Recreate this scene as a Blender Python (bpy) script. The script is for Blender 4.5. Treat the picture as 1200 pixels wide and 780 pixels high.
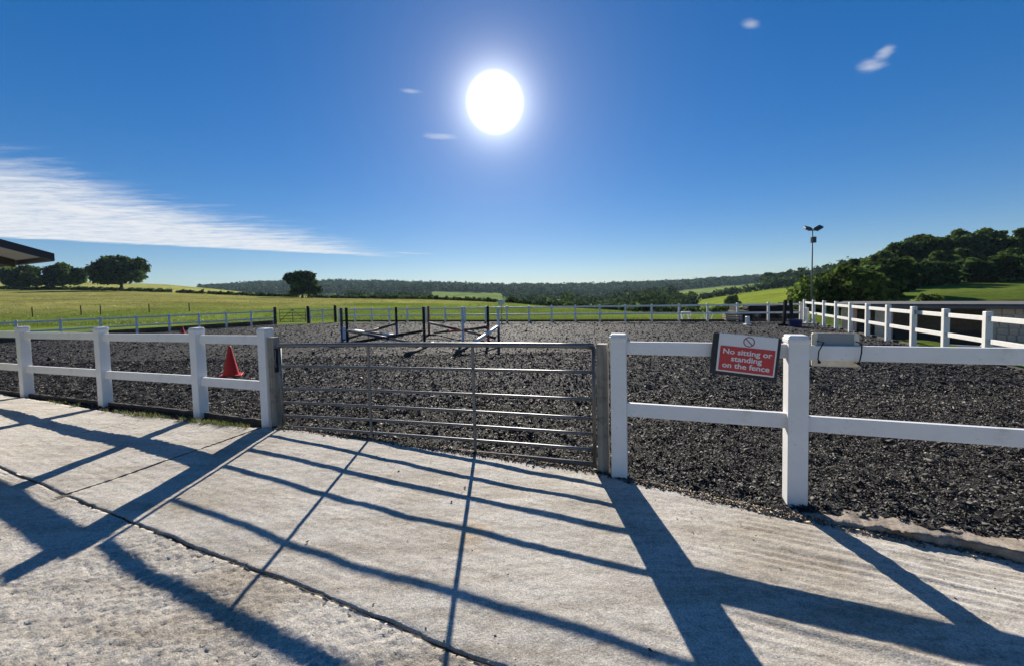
import bpy, bmesh, math, random
import numpy as np
from mathutils import Vector, Matrix
random.seed(7); rng = np.random.default_rng(7)
for o in list(bpy.data.objects): bpy.data.objects.remove(o)
sc = bpy.context.scene
COL = sc.collection
R = math.radians

# ------------------------------------------------------------------ camera
H = 1.6
cam = bpy.data.cameras.new('camera'); co = bpy.data.objects.new('camera', cam); COL.objects.link(co)
th = math.atan(20/450.0); ro = R(1.3)
f = Vector((0, math.cos(th), -math.sin(th))); u0 = Vector((0, math.sin(th), math.cos(th))); r0 = Vector((1, 0, 0))
cx = math.cos(ro)*r0 - math.sin(ro)*u0; cy = math.sin(ro)*r0 + math.cos(ro)*u0
m = Matrix((cx, cy, -f)).transposed().to_4x4(); m.translation = (0, 0, H); co.matrix_world = m
cam.sensor_width = 36; cam.lens = 13.5; cam.shift_y = -25/1200.0; cam.clip_start = 0.05; cam.clip_end = 20000
sc.camera = co

# ------------------------------------------------------------------ light
SUN_EL, SUN_AZ = R(25.95), R(-1.8)            # azimuth from +Y towards +X
S = Vector((math.sin(SUN_AZ)*math.cos(SUN_EL), math.cos(SUN_AZ)*math.cos(SUN_EL), math.sin(SUN_EL)))
sun = bpy.data.lights.new('sun', 'SUN'); sun.energy = 4.8; sun.angle = R(0.5); sun.color = (1.0, 0.93, 0.82)
so = bpy.data.objects.new('sun', sun); COL.objects.link(so); so.rotation_euler = S.to_track_quat('Z', 'Y').to_euler()
EXPOSURE = 0.9
sc.view_settings.view_transform = 'Standard'; sc.view_settings.look = 'None'; sc.view_settings.gamma = 1
sc.view_settings.exposure = EXPOSURE
sc.cycles.use_denoising = True
sc.cycles.max_bounces = 8; sc.cycles.transparent_max_bounces = 8; sc.cycles.volume_bounces = 0
sc.cycles.sample_clamp_indirect = 4

HAZE = .00010
world = bpy.data.worlds.new('World'); sc.world = world; world.use_nodes = True
def build_world():
    nt = world.node_tree; N = nt.nodes; L = nt.links; N.clear()
    def nd(t, **k):
        n = N.new(t)
        for a, b in k.items(): setattr(n, a, b)
        return n
    def mth(op, a, b=None, c=None, clamp=False):
        n = nd('ShaderNodeMath', operation=op); n.use_clamp = clamp
        for i, v in enumerate((a, b, c)):
            if v is None: continue
            if isinstance(v, (int, float)): n.inputs[i].default_value = v
            else: L.new(v, n.inputs[i])
        return n.outputs[0]
    def smooth(v, a, b, x=0.0, y=1.0):
        n = nd('ShaderNodeMapRange', interpolation_type='SMOOTHSTEP'); L.new(v, n.inputs[0])
        n.inputs[1].default_value = a; n.inputs[2].default_value = b; n.inputs[3].default_value = x; n.inputs[4].default_value = y
        return n.outputs[0]
    def mixc(fac, a, b, mode='MIX'):
        n = nd('ShaderNodeMix', data_type='RGBA', blend_type=mode)
        if isinstance(fac, float): n.inputs[0].default_value = fac
        else: L.new(fac, n.inputs[0])
        for i, v in ((6, a), (7, b)):
            if isinstance(v, tuple): n.inputs[i].default_value = v
            else: L.new(v, n.inputs[i])
        return n.outputs[2]
    sky = nd('ShaderNodeTexSky', sky_type='NISHITA'); sky.sun_disc = False
    sky.sun_elevation = SUN_EL; sky.sun_rotation = SUN_AZ
    sky.air_density = 1.0; sky.dust_density = 0.1; sky.ozone_density = 4.0; sky.altitude = 100
    tc = nd('ShaderNodeTexCoord'); nrm = nd('ShaderNodeVectorMath', operation='NORMALIZE'); L.new(tc.outputs['Generated'], nrm.inputs[0])
    D = nrm.outputs[0]
    sep = nd('ShaderNodeSeparateXYZ'); L.new(D, sep.inputs[0])
    dot = nd('ShaderNodeVectorMath', operation='DOT_PRODUCT'); L.new(D, dot.inputs[0]); dot.inputs[1].default_value = S
    ang = mth('ARCCOSINE', mth('MINIMUM', dot.outputs['Value'], 1.0))
    # deep blue grade of the physical sky (phone colour rendering)
    gm = nd('ShaderNodeGamma'); gm.inputs[1].default_value = 0.74; L.new(sky.outputs[0], gm.inputs[0])
    hs = nd('ShaderNodeHueSaturation'); hs.inputs['Saturation'].default_value = 1.56; hs.inputs['Hue'].default_value = .506; L.new(gm.outputs[0], hs.inputs['Color'])
    skyc = mixc(1.0, hs.outputs[0], (.88, .94, 1.08, 1), 'MULTIPLY')
    # clouds live on a flat layer overhead: direction / height
    zc = mth('MAXIMUM', sep.outputs[2], 0.02)
    px = mth('DIVIDE', sep.outputs[0], zc); py = mth('DIVIDE', sep.outputs[1], zc)
    comb = nd('ShaderNodeCombineXYZ'); L.new(px, comb.inputs[0]); L.new(py, comb.inputs[1])
    def noise(scale, rot, stretch, detail=7, rough=.6, dist=0.0):
        mp = nd('ShaderNodeMapping'); L.new(comb.outputs[0], mp.inputs[0]); mp.inputs['Rotation'].default_value = (0, 0, rot); mp.inputs['Scale'].default_value = stretch
        nz = nd('ShaderNodeTexNoise'); L.new(mp.outputs[0], nz.inputs[0]); nz.inputs['Scale'].default_value = scale
        nz.inputs['Detail'].default_value = detail; nz.inputs['Roughness'].default_value = rough; nz.inputs['Distortion'].default_value = dist
        return nz.outputs[0]
    big = noise(.55, 0, (1, 1, 1), 4); fine = noise(2.2, R(-38), (.55, 2.4, 1), 9, .68, .4); ruff = noise(3.5, R(-38), (1, 1.6, 1), 8, .7, .3)
    wob = mth('MULTIPLY', mth('SUBTRACT', big, .5), 1.3)
    wob2 = mth('MULTIPLY', mth('SUBTRACT', fine, .5), 2.2)
    # wedge: right of the far edge, left of the near edge
    near = mth('SUBTRACT', mth('MULTIPLY_ADD', py, .09, -3.55), px)        # >0 left of the near edge
    far = mth('ADD', mth('SUBTRACT', mth('MULTIPLY', px, .88), py), 12.35)  # >0 this side of the far edge
    nearm = smooth(mth('ADD', mth('ADD', near, wob), mth('MULTIPLY', wob2, .9)), -.3, 1.5)
    farm = smooth(mth('ADD', far, mth('MULTIPLY', wob2, .5)), -.12, .42)
    dens = mth('MULTIPLY', mth('MULTIPLY', nearm, farm), smooth(fine, .25, .60, .62, 1.0))
    dens = mth('MULTIPLY', dens, smooth(ruff, .32, .56, .66, 1.0))
    dens = mth('MULTIPLY', dens, smooth(px, -14, -9))
    dens = mth('MULTIPLY', dens, .97)
    def puff(x, y, rx, ry, rot, amt):
        dx = mth('SUBTRACT', px, x); dy = mth('SUBTRACT', py, y)
        c, s = math.cos(rot), math.sin(rot)
        a = mth('DIVIDE', mth('ADD', mth('MULTIPLY', dx, c), mth('MULTIPLY', dy, s)), rx)
        b = mth('DIVIDE', mth('SUBTRACT', mth('MULTIPLY', dy, c), mth('MULTIPLY', dx, s)), ry)
        d2 = mth('SQRT', mth('ADD', mth('MULTIPLY', a, a), mth('MULTIPLY', b, b)))
        return mth('MULTIPLY', smooth(mth('ADD', d2, mth('MULTIPLY', mth('SUBTRACT', ruff, .5), 2.6)), 1.25, -.1), amt)
    for p in ((1.66, 1.80, .085, .045,   .5, .5), (1.62, 1.69, .075, .03, .9, .42), (.93, 1.50, .045, .022, .5, .38),
              (-.47, 1.92, .06, .025, .2, .35), (-.43, 2.46, .10, .05, .2, .3), (-2.35, 8.9, .5, .15, .7, .5), (-2.0, 9.1, .3, .1, .7, .3)):
        dens = mth('MAXIMUM', dens, puff(*p))
    cloudc = (6.4, 6.5, 6.7, 1)
    col = mixc(dens, skyc, cloudc)
    # aureole and sun disc
    e1 = mth('MULTIPLY', mth('EXPONENT', mth('MULTIPLY', ang, -1/R(1.8))), 34.0)
    e2 = mth('MULTIPLY', mth('EXPONENT', mth('MULTIPLY', ang, -1/R(8.0))), .8)
    glow = mth('ADD', e1, e2)
    gcol = nd('ShaderNodeMix', data_type='RGBA', blend_type='MULTIPLY'); gcol.inputs[0].default_value = 1
    L.new(glow, gcol.inputs[6]); gcol.inputs[7].default_value = (1, .98, .93, 1)
    col = mixc(1.0, col, gcol.outputs[2], 'ADD')
    disc = smooth(ang, R(4.0), R(1.8), 0, 26)
    dcol = nd('ShaderNodeMix', data_type='RGBA', blend_type='MULTIPLY'); dcol.inputs[0].default_value = 1
    L.new(disc, dcol.inputs[6]); dcol.inputs[7].default_value = (1, .97, .9, 1)
    col = mixc(1.0, col, dcol.outputs[2], 'ADD')
    bg = nd('ShaderNodeBackground'); L.new(col, bg.inputs[0]); bg.inputs[1].default_value = 0.071
    out = nd('ShaderNodeOutputWorld'); L.new(bg.outputs[0], out.inputs[0])
build_world()

# ------------------------------------------------------------------ helpers
def tag(o, label=None, cat=None, group=None, kind=None):
    if label: o['label'] = label
    if cat: o['category'] = cat
    if group: o['group'] = group
    if kind: o['kind'] = kind
    return o
def link(name, me, mat=None, parent=None, smooth=False):
    o = bpy.data.objects.new(name, me); COL.objects.link(o)
    if mat is not None and not me.materials: me.materials.append(mat)
    if parent is not None: o.parent = parent
    if smooth: me.shade_smooth()
    return o
def empty(name, loc=(0, 0, 0), rz=0):
    o = bpy.data.objects.new(name, None); COL.objects.link(o); o.location = loc; o.rotation_euler = (0, 0, rz); o.empty_display_size = .2
    return o
def copy_tree(o, parent=None):
    c = o.copy(); COL.objects.link(c)
    if parent is not None: c.parent = parent
    for ch in list(o.children): copy_tree(ch, c)
    return c
def arr_mesh(name, V, F, col=None, mi=None):
    V = np.asarray(V, np.float32); F = np.asarray(F, np.int32); k = F.shape[1]
    me = bpy.data.meshes.new(name); me.vertices.add(len(V)); me.vertices.foreach_set('co', V.ravel())
    me.loops.add(F.size); me.loops.foreach_set('vertex_index', F.ravel())
    me.polygons.add(len(F)); me.polygons.foreach_set('loop_start', np.arange(0, F.size, k, dtype=np.int32))
    if mi is not None: me.polygons.foreach_set('material_index', np.asarray(mi, np.int32))
    if col is not None:
        a = me.attributes.new('tint', 'FLOAT_COLOR', 'POINT'); c = np.ones((len(V), 4), np.float32); c[:, :col.shape[1]] = col; a.data.foreach_set('color', c.ravel())
    me.update(); me.validate()
    return me
def grid_mesh(name, P, col=None):          # P: (n, m, 3)
    n, mm = P.shape[:2]; i = np.arange(n*mm).reshape(n, mm)
    F = np.stack([i[:-1, :-1], i[1:, :-1], i[1:, 1:], i[:-1, 1:]], -1).reshape(-1, 4)
    return arr_mesh(name, P.reshape(-1, 3), F, None if col is None else col.reshape(-1, col.shape[-1]))
def bm_mesh(name, bm):
    bmesh.ops.recalc_face_normals(bm, faces=bm.faces[:])
    me = bpy.data.meshes.new(name); bm.to_mesh(me); bm.free(); return me
def add_box(bm, c, s, rot=None, bevel=0, seg=1):
    mtx = Matrix.Translation(c) @ (rot.to_4x4() if rot is not None else Matrix.Identity(4)) @ Matrix.Diagonal((*s, 1))
    g = bmesh.ops.create_cube(bm, size=1, matrix=mtx)
    if bevel:
        ed = list({e for v in g['verts'] for e in v.link_edges})
        bmesh.ops.bevel(bm, geom=ed, offset=bevel, segments=seg, affect='EDGES', profile=.5)
def add_tube(bm, pts, rad, n=10, caps=True):
    pts = [Vector(p) for p in pts]
    rads = rad if isinstance(rad, (list, tuple)) else [rad]*len(pts)
    rings = []
    for i, p in enumerate(pts):
        d = (pts[min(i+1, len(pts)-1)]-pts[max(i-1, 0)]).normalized()
        a = d.cross(Vector((0, 0, 1)) if abs(d.z) < .9 else Vector((1, 0, 0))).normalized(); b = d.cross(a)
        rings.append([bm.verts.new(p+rads[i]*(math.cos(2*math.pi*k/n)*a+math.sin(2*math.pi*k/n)*b)) for k in range(n)])
    for A, B in zip(rings[:-1], rings[1:]):
        for k in range(n): bm.faces.new((A[k], A[(k+1) % n], B[(k+1) % n], B[k]))
    if caps: bm.faces.new(rings[0]); bm.faces.new(rings[-1][::-1])
def rot_axes(x, y, z): return Matrix((x, y, z)).transposed()
def bar_rot(d):                            # x axis along d, z up
    d = Vector(d).normalized(); y = Vector((0, 0, 1)).cross(d).normalized(); return rot_axes(d, y, d.cross(y))
def box_mesh(name, c, s, rot=None, bevel=0, seg=1):
    bm = bmesh.new(); add_box(bm, c, s, rot, bevel, seg); return bm_mesh(name, bm)
def tube_mesh(name, pts, rad, n=10):
    bm = bmesh.new(); add_tube(bm, pts, rad, n); me = bm_mesh(name, bm)
    me.shade_smooth(); return me
_perm = rng.random(65536).astype(np.float32)
def vnoise(x, y, seed=0):
    xi = np.floor(x).astype(np.int64); yi = np.floor(y).astype(np.int64); fx = x-xi; fy = y-yi
    fx = fx*fx*(3-2*fx); fy = fy*fy*(3-2*fy)
    def h(a, b): return _perm[(a*7919+b*104729+seed*3571) & 65535]
    return (h(xi, yi)*(1-fx)+h(xi+1, yi)*fx)*(1-fy)+(h(xi, yi+1)*(1-fx)+h(xi+1, yi+1)*fx)*fy-.5
def fbm(x, y, seed=0, oct=4, gain=.5):
    t = 0; a = 1
    for o in range(oct): t = t+a*vnoise(x*2**o, y*2**o, seed+o); a *= gain
    return t
def sstep(x, a, b):
    t = np.clip((x-a)/(b-a), 0, 1); return t*t*(3-2*t)

# ------------------------------------------------------------------ materials
def material(name, base, rough=.7, metal=0, var=None, vscale=5, detail=6, bump=0, bscale=40, bdist=.01, attr=None, spec=.5, extra=None, coords='Object', translucent=0, stretch=None, wear=None):
    mt = bpy.data.materials.new(name); mt.use_nodes = True; nt = mt.node_tree; N = nt.nodes; L = nt.links
    bs = N['Principled BSDF']; bs.inputs['Roughness'].default_value = rough; bs.inputs['Metallic'].default_value = metal
    bs.inputs['Specular IOR Level'].default_value = spec
    bs.inputs['Base Color'].default_value = (*base, 1)
    tc = N.new('ShaderNodeTexCoord'); src = None
    if var is not None:
        nz = N.new('ShaderNodeTexNoise'); nz.inputs['Scale'].default_value = vscale; nz.inputs['Detail'].default_value = detail; nz.inputs['Roughness'].default_value = .62
        if stretch:
            mq = N.new('ShaderNodeMapping'); mq.inputs['Scale'].default_value = stretch; L.new(tc.outputs[coords], mq.inputs[0]); L.new(mq.outputs[0], nz.inputs[0])
        else: L.new(tc.outputs[coords], nz.inputs[0])
        rp = N.new('ShaderNodeValToRGB'); rp.color_ramp.elements[0].position = .32; rp.color_ramp.elements[1].position = .68
        rp.color_ramp.elements[0].color = (*base, 1); rp.color_ramp.elements[1].color = (*var, 1); L.new(nz.outputs[0], rp.inputs[0]); src = rp.outputs[0]
    if attr:
        at = N.new('ShaderNodeAttribute'); at.attribute_name = attr
        if src is None: src = at.outputs['Color']
        else:
            mx = N.new('ShaderNodeMix'); mx.data_type = 'RGBA'; mx.blend_type = 'MULTIPLY'; mx.inputs[0].default_value = 1
            L.new(src, mx.inputs[6]); L.new(at.outputs['Color'], mx.inputs[7]); src = mx.outputs[2]
    if wear and src is not None:
        for ws, lo, hi, wc in wear:
            nz = N.new('ShaderNodeTexNoise'); nz.inputs['Scale'].default_value = ws; nz.inputs['Detail'].default_value = 10; nz.inputs['Roughness'].default_value = .72; L.new(tc.outputs[coords], nz.inputs[0])
            rp = N.new('ShaderNodeValToRGB'); rp.color_ramp.elements[0].position = lo; rp.color_ramp.elements[1].position = hi
            rp.color_ramp.elements[0].color = (1, 1, 1, 1); rp.color_ramp.elements[1].color = (*wc, 1); L.new(nz.outputs[0], rp.inputs[0])
            mx = N.new('ShaderNodeMix'); mx.data_type = 'RGBA'; mx.blend_type = 'MULTIPLY'; mx.inputs[0].default_value = 1; L.new(src, mx.inputs[6]); L.new(rp.outputs[0], mx.inputs[7]); src = mx.outputs[2]
    if src is not None: L.new(src, bs.inputs['Base Color'])
    if bump:
        nz = N.new('ShaderNodeTexNoise'); nz.inputs['Scale'].default_value = bscale; nz.inputs['Detail'].default_value = 8; nz.inputs['Roughness'].default_value = .7; L.new(tc.outputs[coords], nz.inputs[0])
        bp = N.new('ShaderNodeBump'); bp.inputs['Strength'].default_value = bump; bp.inputs['Distance'].default_value = bdist; L.new(nz.outputs[0], bp.inputs['Height']); L.new(bp.outputs[0], bs.inputs['Normal'])
    if translucent:
        tr = N.new('ShaderNodeBsdfTranslucent'); ms = N.new('ShaderNodeMixShader'); ms.inputs[0].default_value = translucent
        if src is not None: L.new(src, tr.inputs[0])
        else: tr.inputs[0].default_value = (*base, 1)
        L.new(bs.outputs[0], ms.inputs[1]); L.new(tr.outputs[0], ms.inputs[2]); L.new(ms.outputs[0], N['Material Output'].inputs[0])
    return mt
M = {}
M['white'] = material('white_paint', (.82, .805, .77), .45, var=(.73, .715, .68), vscale=3, bump=.2, bscale=40, bdist=.003, wear=[(5, .58, .72, (.80, .80, .72)), (34, .62, .70, (.62, .60, .55)), (1.4, .60, .75, (.86, .87, .80))])
M['white_far'] = material('white_rail', (.82, .80, .74), .5, var=(.70, .68, .62), vscale=4)
M['galv'] = material('galvanised_steel', (.21, .21, .206), .48, .65, var=(.14, .14, .137), vscale=14, bump=.1, bscale=80, bdist=.001)
M['rust'] = material('rusty_steel', (.13, .10, .08), .8, .0, var=(.20, .17, .14), vscale=12)
M['timber'] = material('weathered_timber', (.33, .30, .24), .85, var=(.16, .145, .12), vscale=22, bump=.5, bscale=50, bdist=.004, stretch=(1, 1, .06), wear=[(7, .5, .62, (.6, .6, .55))])
M['timber_dark'] = material('dark_timber', (.030, .027, .024), .9, var=(.065, .055, .045), vscale=9, bump=.5, bscale=30, bdist=.006)
M['black'] = material('black_paint', (.018, .018, .02), .8, spec=.15)
M['rubber'] = material('black_rubber', (.022, .022, .024), .7, var=(.035, .035, .037), vscale=30)
M['blue'] = material('blue_paint', (.02, .045, .17), .5, var=(.03, .06, .2), vscale=6)
M['navyblue'] = material('navy_plastic', (.008, .018, .10), .5)
M['navy'] = material('dark_blue_paint', (.015, .02, .07), .5)
M['paleblue'] = material('pale_blue_paint', (.42, .50, .62), .5, var=(.5, .56, .66), vscale=5)
M['red'] = material('red_paint', (.30, .03, .03), .5)
M['redsign'] = material('red_print', (.52, .035, .04), .4)
M['darkred'] = material('dark_red_print', (.20, .02, .025), .4)
M['signwhite'] = material('white_plastic', (.74, .74, .73), .4)
M['cream'] = material('cream_plastic', (.78, .72, .60), .6, var=(.62, .50, .35), vscale=12)
M['conered'] = material('red_cone_plastic', (.50, .02, .015), .55, var=(.40, .016, .014), vscale=8, spec=.25)
M['polewood'] = material('pole_wood', (.34, .27, .20), .7, var=(.20, .16, .12), vscale=8)
M['leaf'] = material('leaf', (1, 1, 1), .9, attr='tint', spec=.06, translucent=.42)
M['farleaf'] = material('far_leaf', (1, 1, 1), .95, attr='tint', spec=.02, translucent=.2)
M['bark'] = material('bark', (.085, .07, .05), .95, var=(.045, .037, .028), vscale=6, bump=.6, bscale=20, bdist=.03)
M['grassblade'] = material('grass_blade', (1, 1, 1), .5, attr='tint', translucent=.4)
M['felt'] = material('roofing_felt', (.06, .06, .06), .9, var=(.10, .095, .09), vscale=3)
M['brickpink'] = material('pink_brick', (.56, .36, .30), .9, var=(.46, .28, .23), vscale=12, bump=.4, bscale=25)
M['stonewall'] = material('pale_render', (.58, .50, .37), .9, var=(.42, .36, .27), vscale=4, bump=.4, bscale=18)
M['inside'] = material('dark_boards', (.03, .027, .024), .9)
M['soffit'] = material('grey_sheeting', (.30, .31, .30), .7, var=(.24, .25, .24), vscale=2)
M['eave'] = material('dark_fascia', (.025, .022, .028), .5)
M['lamp'] = material('lamp_housing', (.06, .06, .065), .5)
M['glass'] = material('lamp_glass', (.25, .27, .29), .15)
M['pole_grey'] = material('mast_steel', (.10, .105, .11), .7, .0)
M['sheet'] = material('black_sheeting', (.02, .02, .022), .85, spec=.1, bump=.6, bscale=6, bdist=.05)

def concrete_mat(name, pits, ridge):
    mt = bpy.data.materials.new(name); mt.use_nodes = True; nt = mt.node_tree; N = nt.nodes; L = nt.links; bs = N['Principled BSDF']
    bs.inputs['Roughness'].default_value = .82; bs.inputs['Specular IOR Level'].default_value = .25
    tc = N.new('ShaderNodeTexCoord')
    def noise(s, d=6, r=.6, mp=None):
        n = N.new('ShaderNodeTexNoise'); n.inputs['Scale'].default_value = s; n.inputs['Detail'].default_value = d; n.inputs['Roughness'].default_value = r
        if mp:
            q = N.new('ShaderNodeMapping'); q.inputs['Rotation'].default_value = (0, 0, mp[0]); q.inputs['Scale'].default_value = mp[1]; L.new(tc.outputs['Object'], q.inputs[0]); L.new(q.outputs[0], n.inputs[0])
        else: L.new(tc.outputs['Object'], n.inputs[0])
        return n.outputs[0]
    def ramp(v, a, b, ca, cb):
        r = N.new('ShaderNodeValToRGB'); r.color_ramp.elements[0].position = a; r.color_ramp.elements[1].position = b
        r.color_ramp.elements[0].color = (*ca, 1); r.color_ramp.elements[1].color = (*cb, 1); L.new(v, r.inputs[0]); return r.outputs[0]
    def mul(a, b, f=1.0):
        x = N.new('ShaderNodeMix'); x.data_type = 'RGBA'; x.blend_type = 'MULTIPLY'; x.inputs[0].default_value = f; L.new(a, x.inputs[6]); L.new(b, x.inputs[7]); return x.outputs[2]
    c = ramp(noise(1.3, 5), .3, .7, (.555, .518, .455), (.655, .615, .55))
    c = mul(c, ramp(noise(120, 4, .75), .34, .62, (.50, .49, .48), (1.12, 1.11, 1.09)))
    c = mul(c, ramp(noise(26, 8, .78), .33, .52, (.66, .64, .62), (1, 1, 1)))
    c = mul(c, ramp(noise(.7, 6, .65), .36, .5, (.80, .76, .70), (1, 1, 1)))
    c = mul(c, ramp(noise(6, 8, .75), .62, .72, (1, 1, 1), (.86, .78, .68)))
    c = mul(c, ramp(noise(1.0, 8, .7, (R(22), (.7, 7, 1))), .40, .56, (.80, .775, .74), (1, 1, 1)))
    c = mul(c, ramp(noise(1.0, 9, .75, (R(22), (5, 26, 1))), .36, .50, (.78, .765, .75), (1, 1, 1)))
    c = mul(c, ramp(noise(2.3, 9, .75), .60, .68, (1, 1, 1), (.74, .71, .67)))
    ds = N.new('ShaderNodeVectorMath'); ds.operation = 'DISTANCE'; L.new(tc.outputs['Object'], ds.inputs[0]); ds.inputs[1].default_value = (-.30, 2.50, .0)
    ms = N.new('ShaderNodeMath'); ms.operation = 'MULTIPLY_ADD'; ms.inputs[1].default_value = .55; L.new(noise(11, 6, .7), ms.inputs[0]); L.new(ds.outputs['Value'], ms.inputs[2])
    c = mul(c, ramp(ms.outputs[0], .26, .46, (.98, .80, .60), (1, 1, 1)))
    L.new(c, bs.inputs['Base Color'])
    add = N.new('ShaderNodeMath'); add.operation = 'MULTIPLY_ADD'; add.inputs[1].default_value = .55
    L.new(noise(140, 4, .7), add.inputs[0]); L.new(noise(38, 6, .7), add.inputs[2])
    bp = N.new('ShaderNodeBump'); bp.inputs['Strength'].default_value = .8; bp.inputs['Distance'].default_value = pits; L.new(add.outputs[0], bp.inputs['Height']); L.new(bp.outputs[0], bs.inputs['Normal'])
    return mt
M['concrete'] = concrete_mat('ridged_concrete', .006, 0)
M['concrete_rough'] = concrete_mat('worn_concrete', .010, 0)
M['dirt'] = material('joint_dirt', (.06, .05, .04), .95, var=(.10, .085, .065), vscale=20, bump=.6, bscale=40)
M['kerb'] = material('kerb_concrete', (.40, .33, .26), .9, var=(.17, .13, .095), vscale=9, bump=.7, bscale=35, bdist=.012)

# ------------------------------------------------------------------ the site plan
e1 = np.array([.925, -.380]); e2 = np.array([.380, .925])       # along / across the arena front
def st2xy(s, t): return s*e1[0]+t*e2[0], s*e1[1]+t*e2[1]
def xy2st(x, y): return x*e1[0]+y*e1[1], x*e2[0]+y*e2[1]
_c = [-0.0011, 0.0177, 0.0301, 0.0062, -0.078, -0.0159, -0.0308, -0.1173, -0.0379, -0.0029]
def yard_z(s, t):
    s = np.clip(s, -8.6, 3.6)/5; t = np.clip(t, .45, 3.4)-2
    b = (np.ones_like(s*t), s, t, s*s, s*t, t*t, s**3, s*s*t, s*t*t, t**3)
    return sum(c*q for c, q in zip(_c, b))
def edge_t(s): return np.interp(s, [-14, -10.4, -7.9, -5.8, -4.9, -4.6, -.54, -.3, .7, 4, 8], [2.88, 2.84, 2.90, 3.02, 3.07, 3.17, 3.34, 3.30, 3.20, 3.20, 3.2])
def arena_z(x, y):
    s, t = xy2st(x, y)
    near = sstep(y, 14, 5)
    z = .055*near*(np.abs(fbm(x*6.2, y*6.2, 13, 3, .6))-.18)+.028*fbm(x*2.6, y*2.6, 3, 4, .55)*(.35+.65*near)+.018*fbm(x*.5, y*.5, 9, 2)
    # worn hollow just inside the latch end of the gate
    z = z-.16*np.exp(-((s+3.9)/1.5)**2)*sstep(t, 5.4, 3.2)-.04*np.exp(-((s+1.6)/1.6)**2)*sstep(t, 4.6, 3.2)
    return z
G_L, G_R = np.array([-2.868, 4.684]), np.array([.722, 3.412])      # the gate's two ends

# ------------------------------------------------------------------ terrain
PXC = np.array([-600, -200, 0, 100, 200, 300, 400, 500, 600, 700, 800, 900, 950, 1000, 1100, 1200, 1500, 2000.])
UC = (PXC-600)/450
TY = np.array([1, 12, 26, 32, 50, 85, 120, 220, 420, 560, 720, 900, 1250, 3500, 9000.])
TZ = np.array([
 [-.35]*18,
 [-.10]*18,
 [0.05, .05, .05, .05, .03, 0, 0, 0, 0, 0, 0, -.4, -.9, -1.4, -1.5, -1.5, -1.5, -1.5],
 [.6, .5, .4, .35, .3, .2, .12, .1, .05, -.1, -.25, -.5, -.6, -.5, -.1, 0, .2, .2],
 [2.6, 2.3, 2.0, 1.9, 1.6, 1.2, .9, .6, .3, -.6, -1.7, -2.0, -1.2, .9, 1.6, 1.9, 2.2, 2.2],
 [5, 4.6, 4.2, 3.9, 3.3, 2.2, 1.4, .9, -.3, -2.6, -3.4, -2.8, -1.0, .8, 1.6, 2.0, 2.4, 2.4],
 [7.5, 7.2, 6.8, 5.95, 4.8, 3.0, 1.75, .6, -2, -5.5, -5.5, -2.6, -.3, 1.5, 3, 4, 5, 5],
 [19, 17.5, 16, 14.9, 11.6, 5.8, 1.5, -4, -9, -11, -5.6, 1.2, 3.6, 8, 16, 18, 18, 18],
 [17, 15, 13, 11, 8, 3, -4, -2.5, -9, -12, -4, 4, 8, 18, 26, 28, 28, 28],
 [14, 13, 12, 10, 8, 6, 2, 6.5, 2, -8, 0, 9, 14, 24, 30, 30, 30, 30],
 [12, 12, 12, 14, 18, 22, 20, 14, 8, 2, 8, 16, 20, 27, 30, 30, 30, 30],
 [10, 10, 12, 16, 24, 35, 35, 26, 16, 13, 17, 24, 25, 28, 30, 30, 30, 30],
 [0]*18, [-20]*18, [-60]*18], float)
def terrain_z(x, y):
    x = np.asarray(x, float); y = np.asarray(y, float)
    ys = np.maximum(y, 1.0); u = np.clip(x/ys, UC[0], UC[-1])
    iu = np.clip(np.searchsorted(UC, u)-1, 0, len(UC)-2); fu = (u-UC[iu])/(UC[iu+1]-UC[iu])
    ly = np.log(ys); LY = np.log(TY); iy = np.clip(np.searchsorted(LY, ly)-1, 0, len(TY)-2); fy = np.clip((ly-LY[iy])/(LY[iy+1]-LY[iy]), 0, 1)
    fl = (ys-TY[iy])/(TY[iy+1]-TY[iy]); fy = np.where(iy > 2, np.clip(fl, 0, 1), fy)
    z = (TZ[iy, iu]*(1-fu)+TZ[iy, iu+1]*fu)*(1-fy)+(TZ[iy+1, iu]*(1-fu)+TZ[iy+1, iu+1]*fu)*fy
    # lower yard to the right of the arena
    r = (x-14.0)*.925-(y-18.2)*.380
    drop = sstep(r, .5, 4.5)*sstep(y, 34, 24)
    zl = -.12-1.45*sstep(r, .5, 4.5)
    z = np.where((y < 34) & (r > .5), z*(1-drop)+zl*drop, z)
    far = sstep(y, 40, 200)
    z = z+.10*sstep(y, 27, 40)*fbm(x*.22, y*.22, 21, 3)+far*.6*fbm(x*.02, y*.02, 33, 3)
    return z
def tz(x, y): return float(terrain_z(np.array([x]), np.array([y]))[0])

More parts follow.
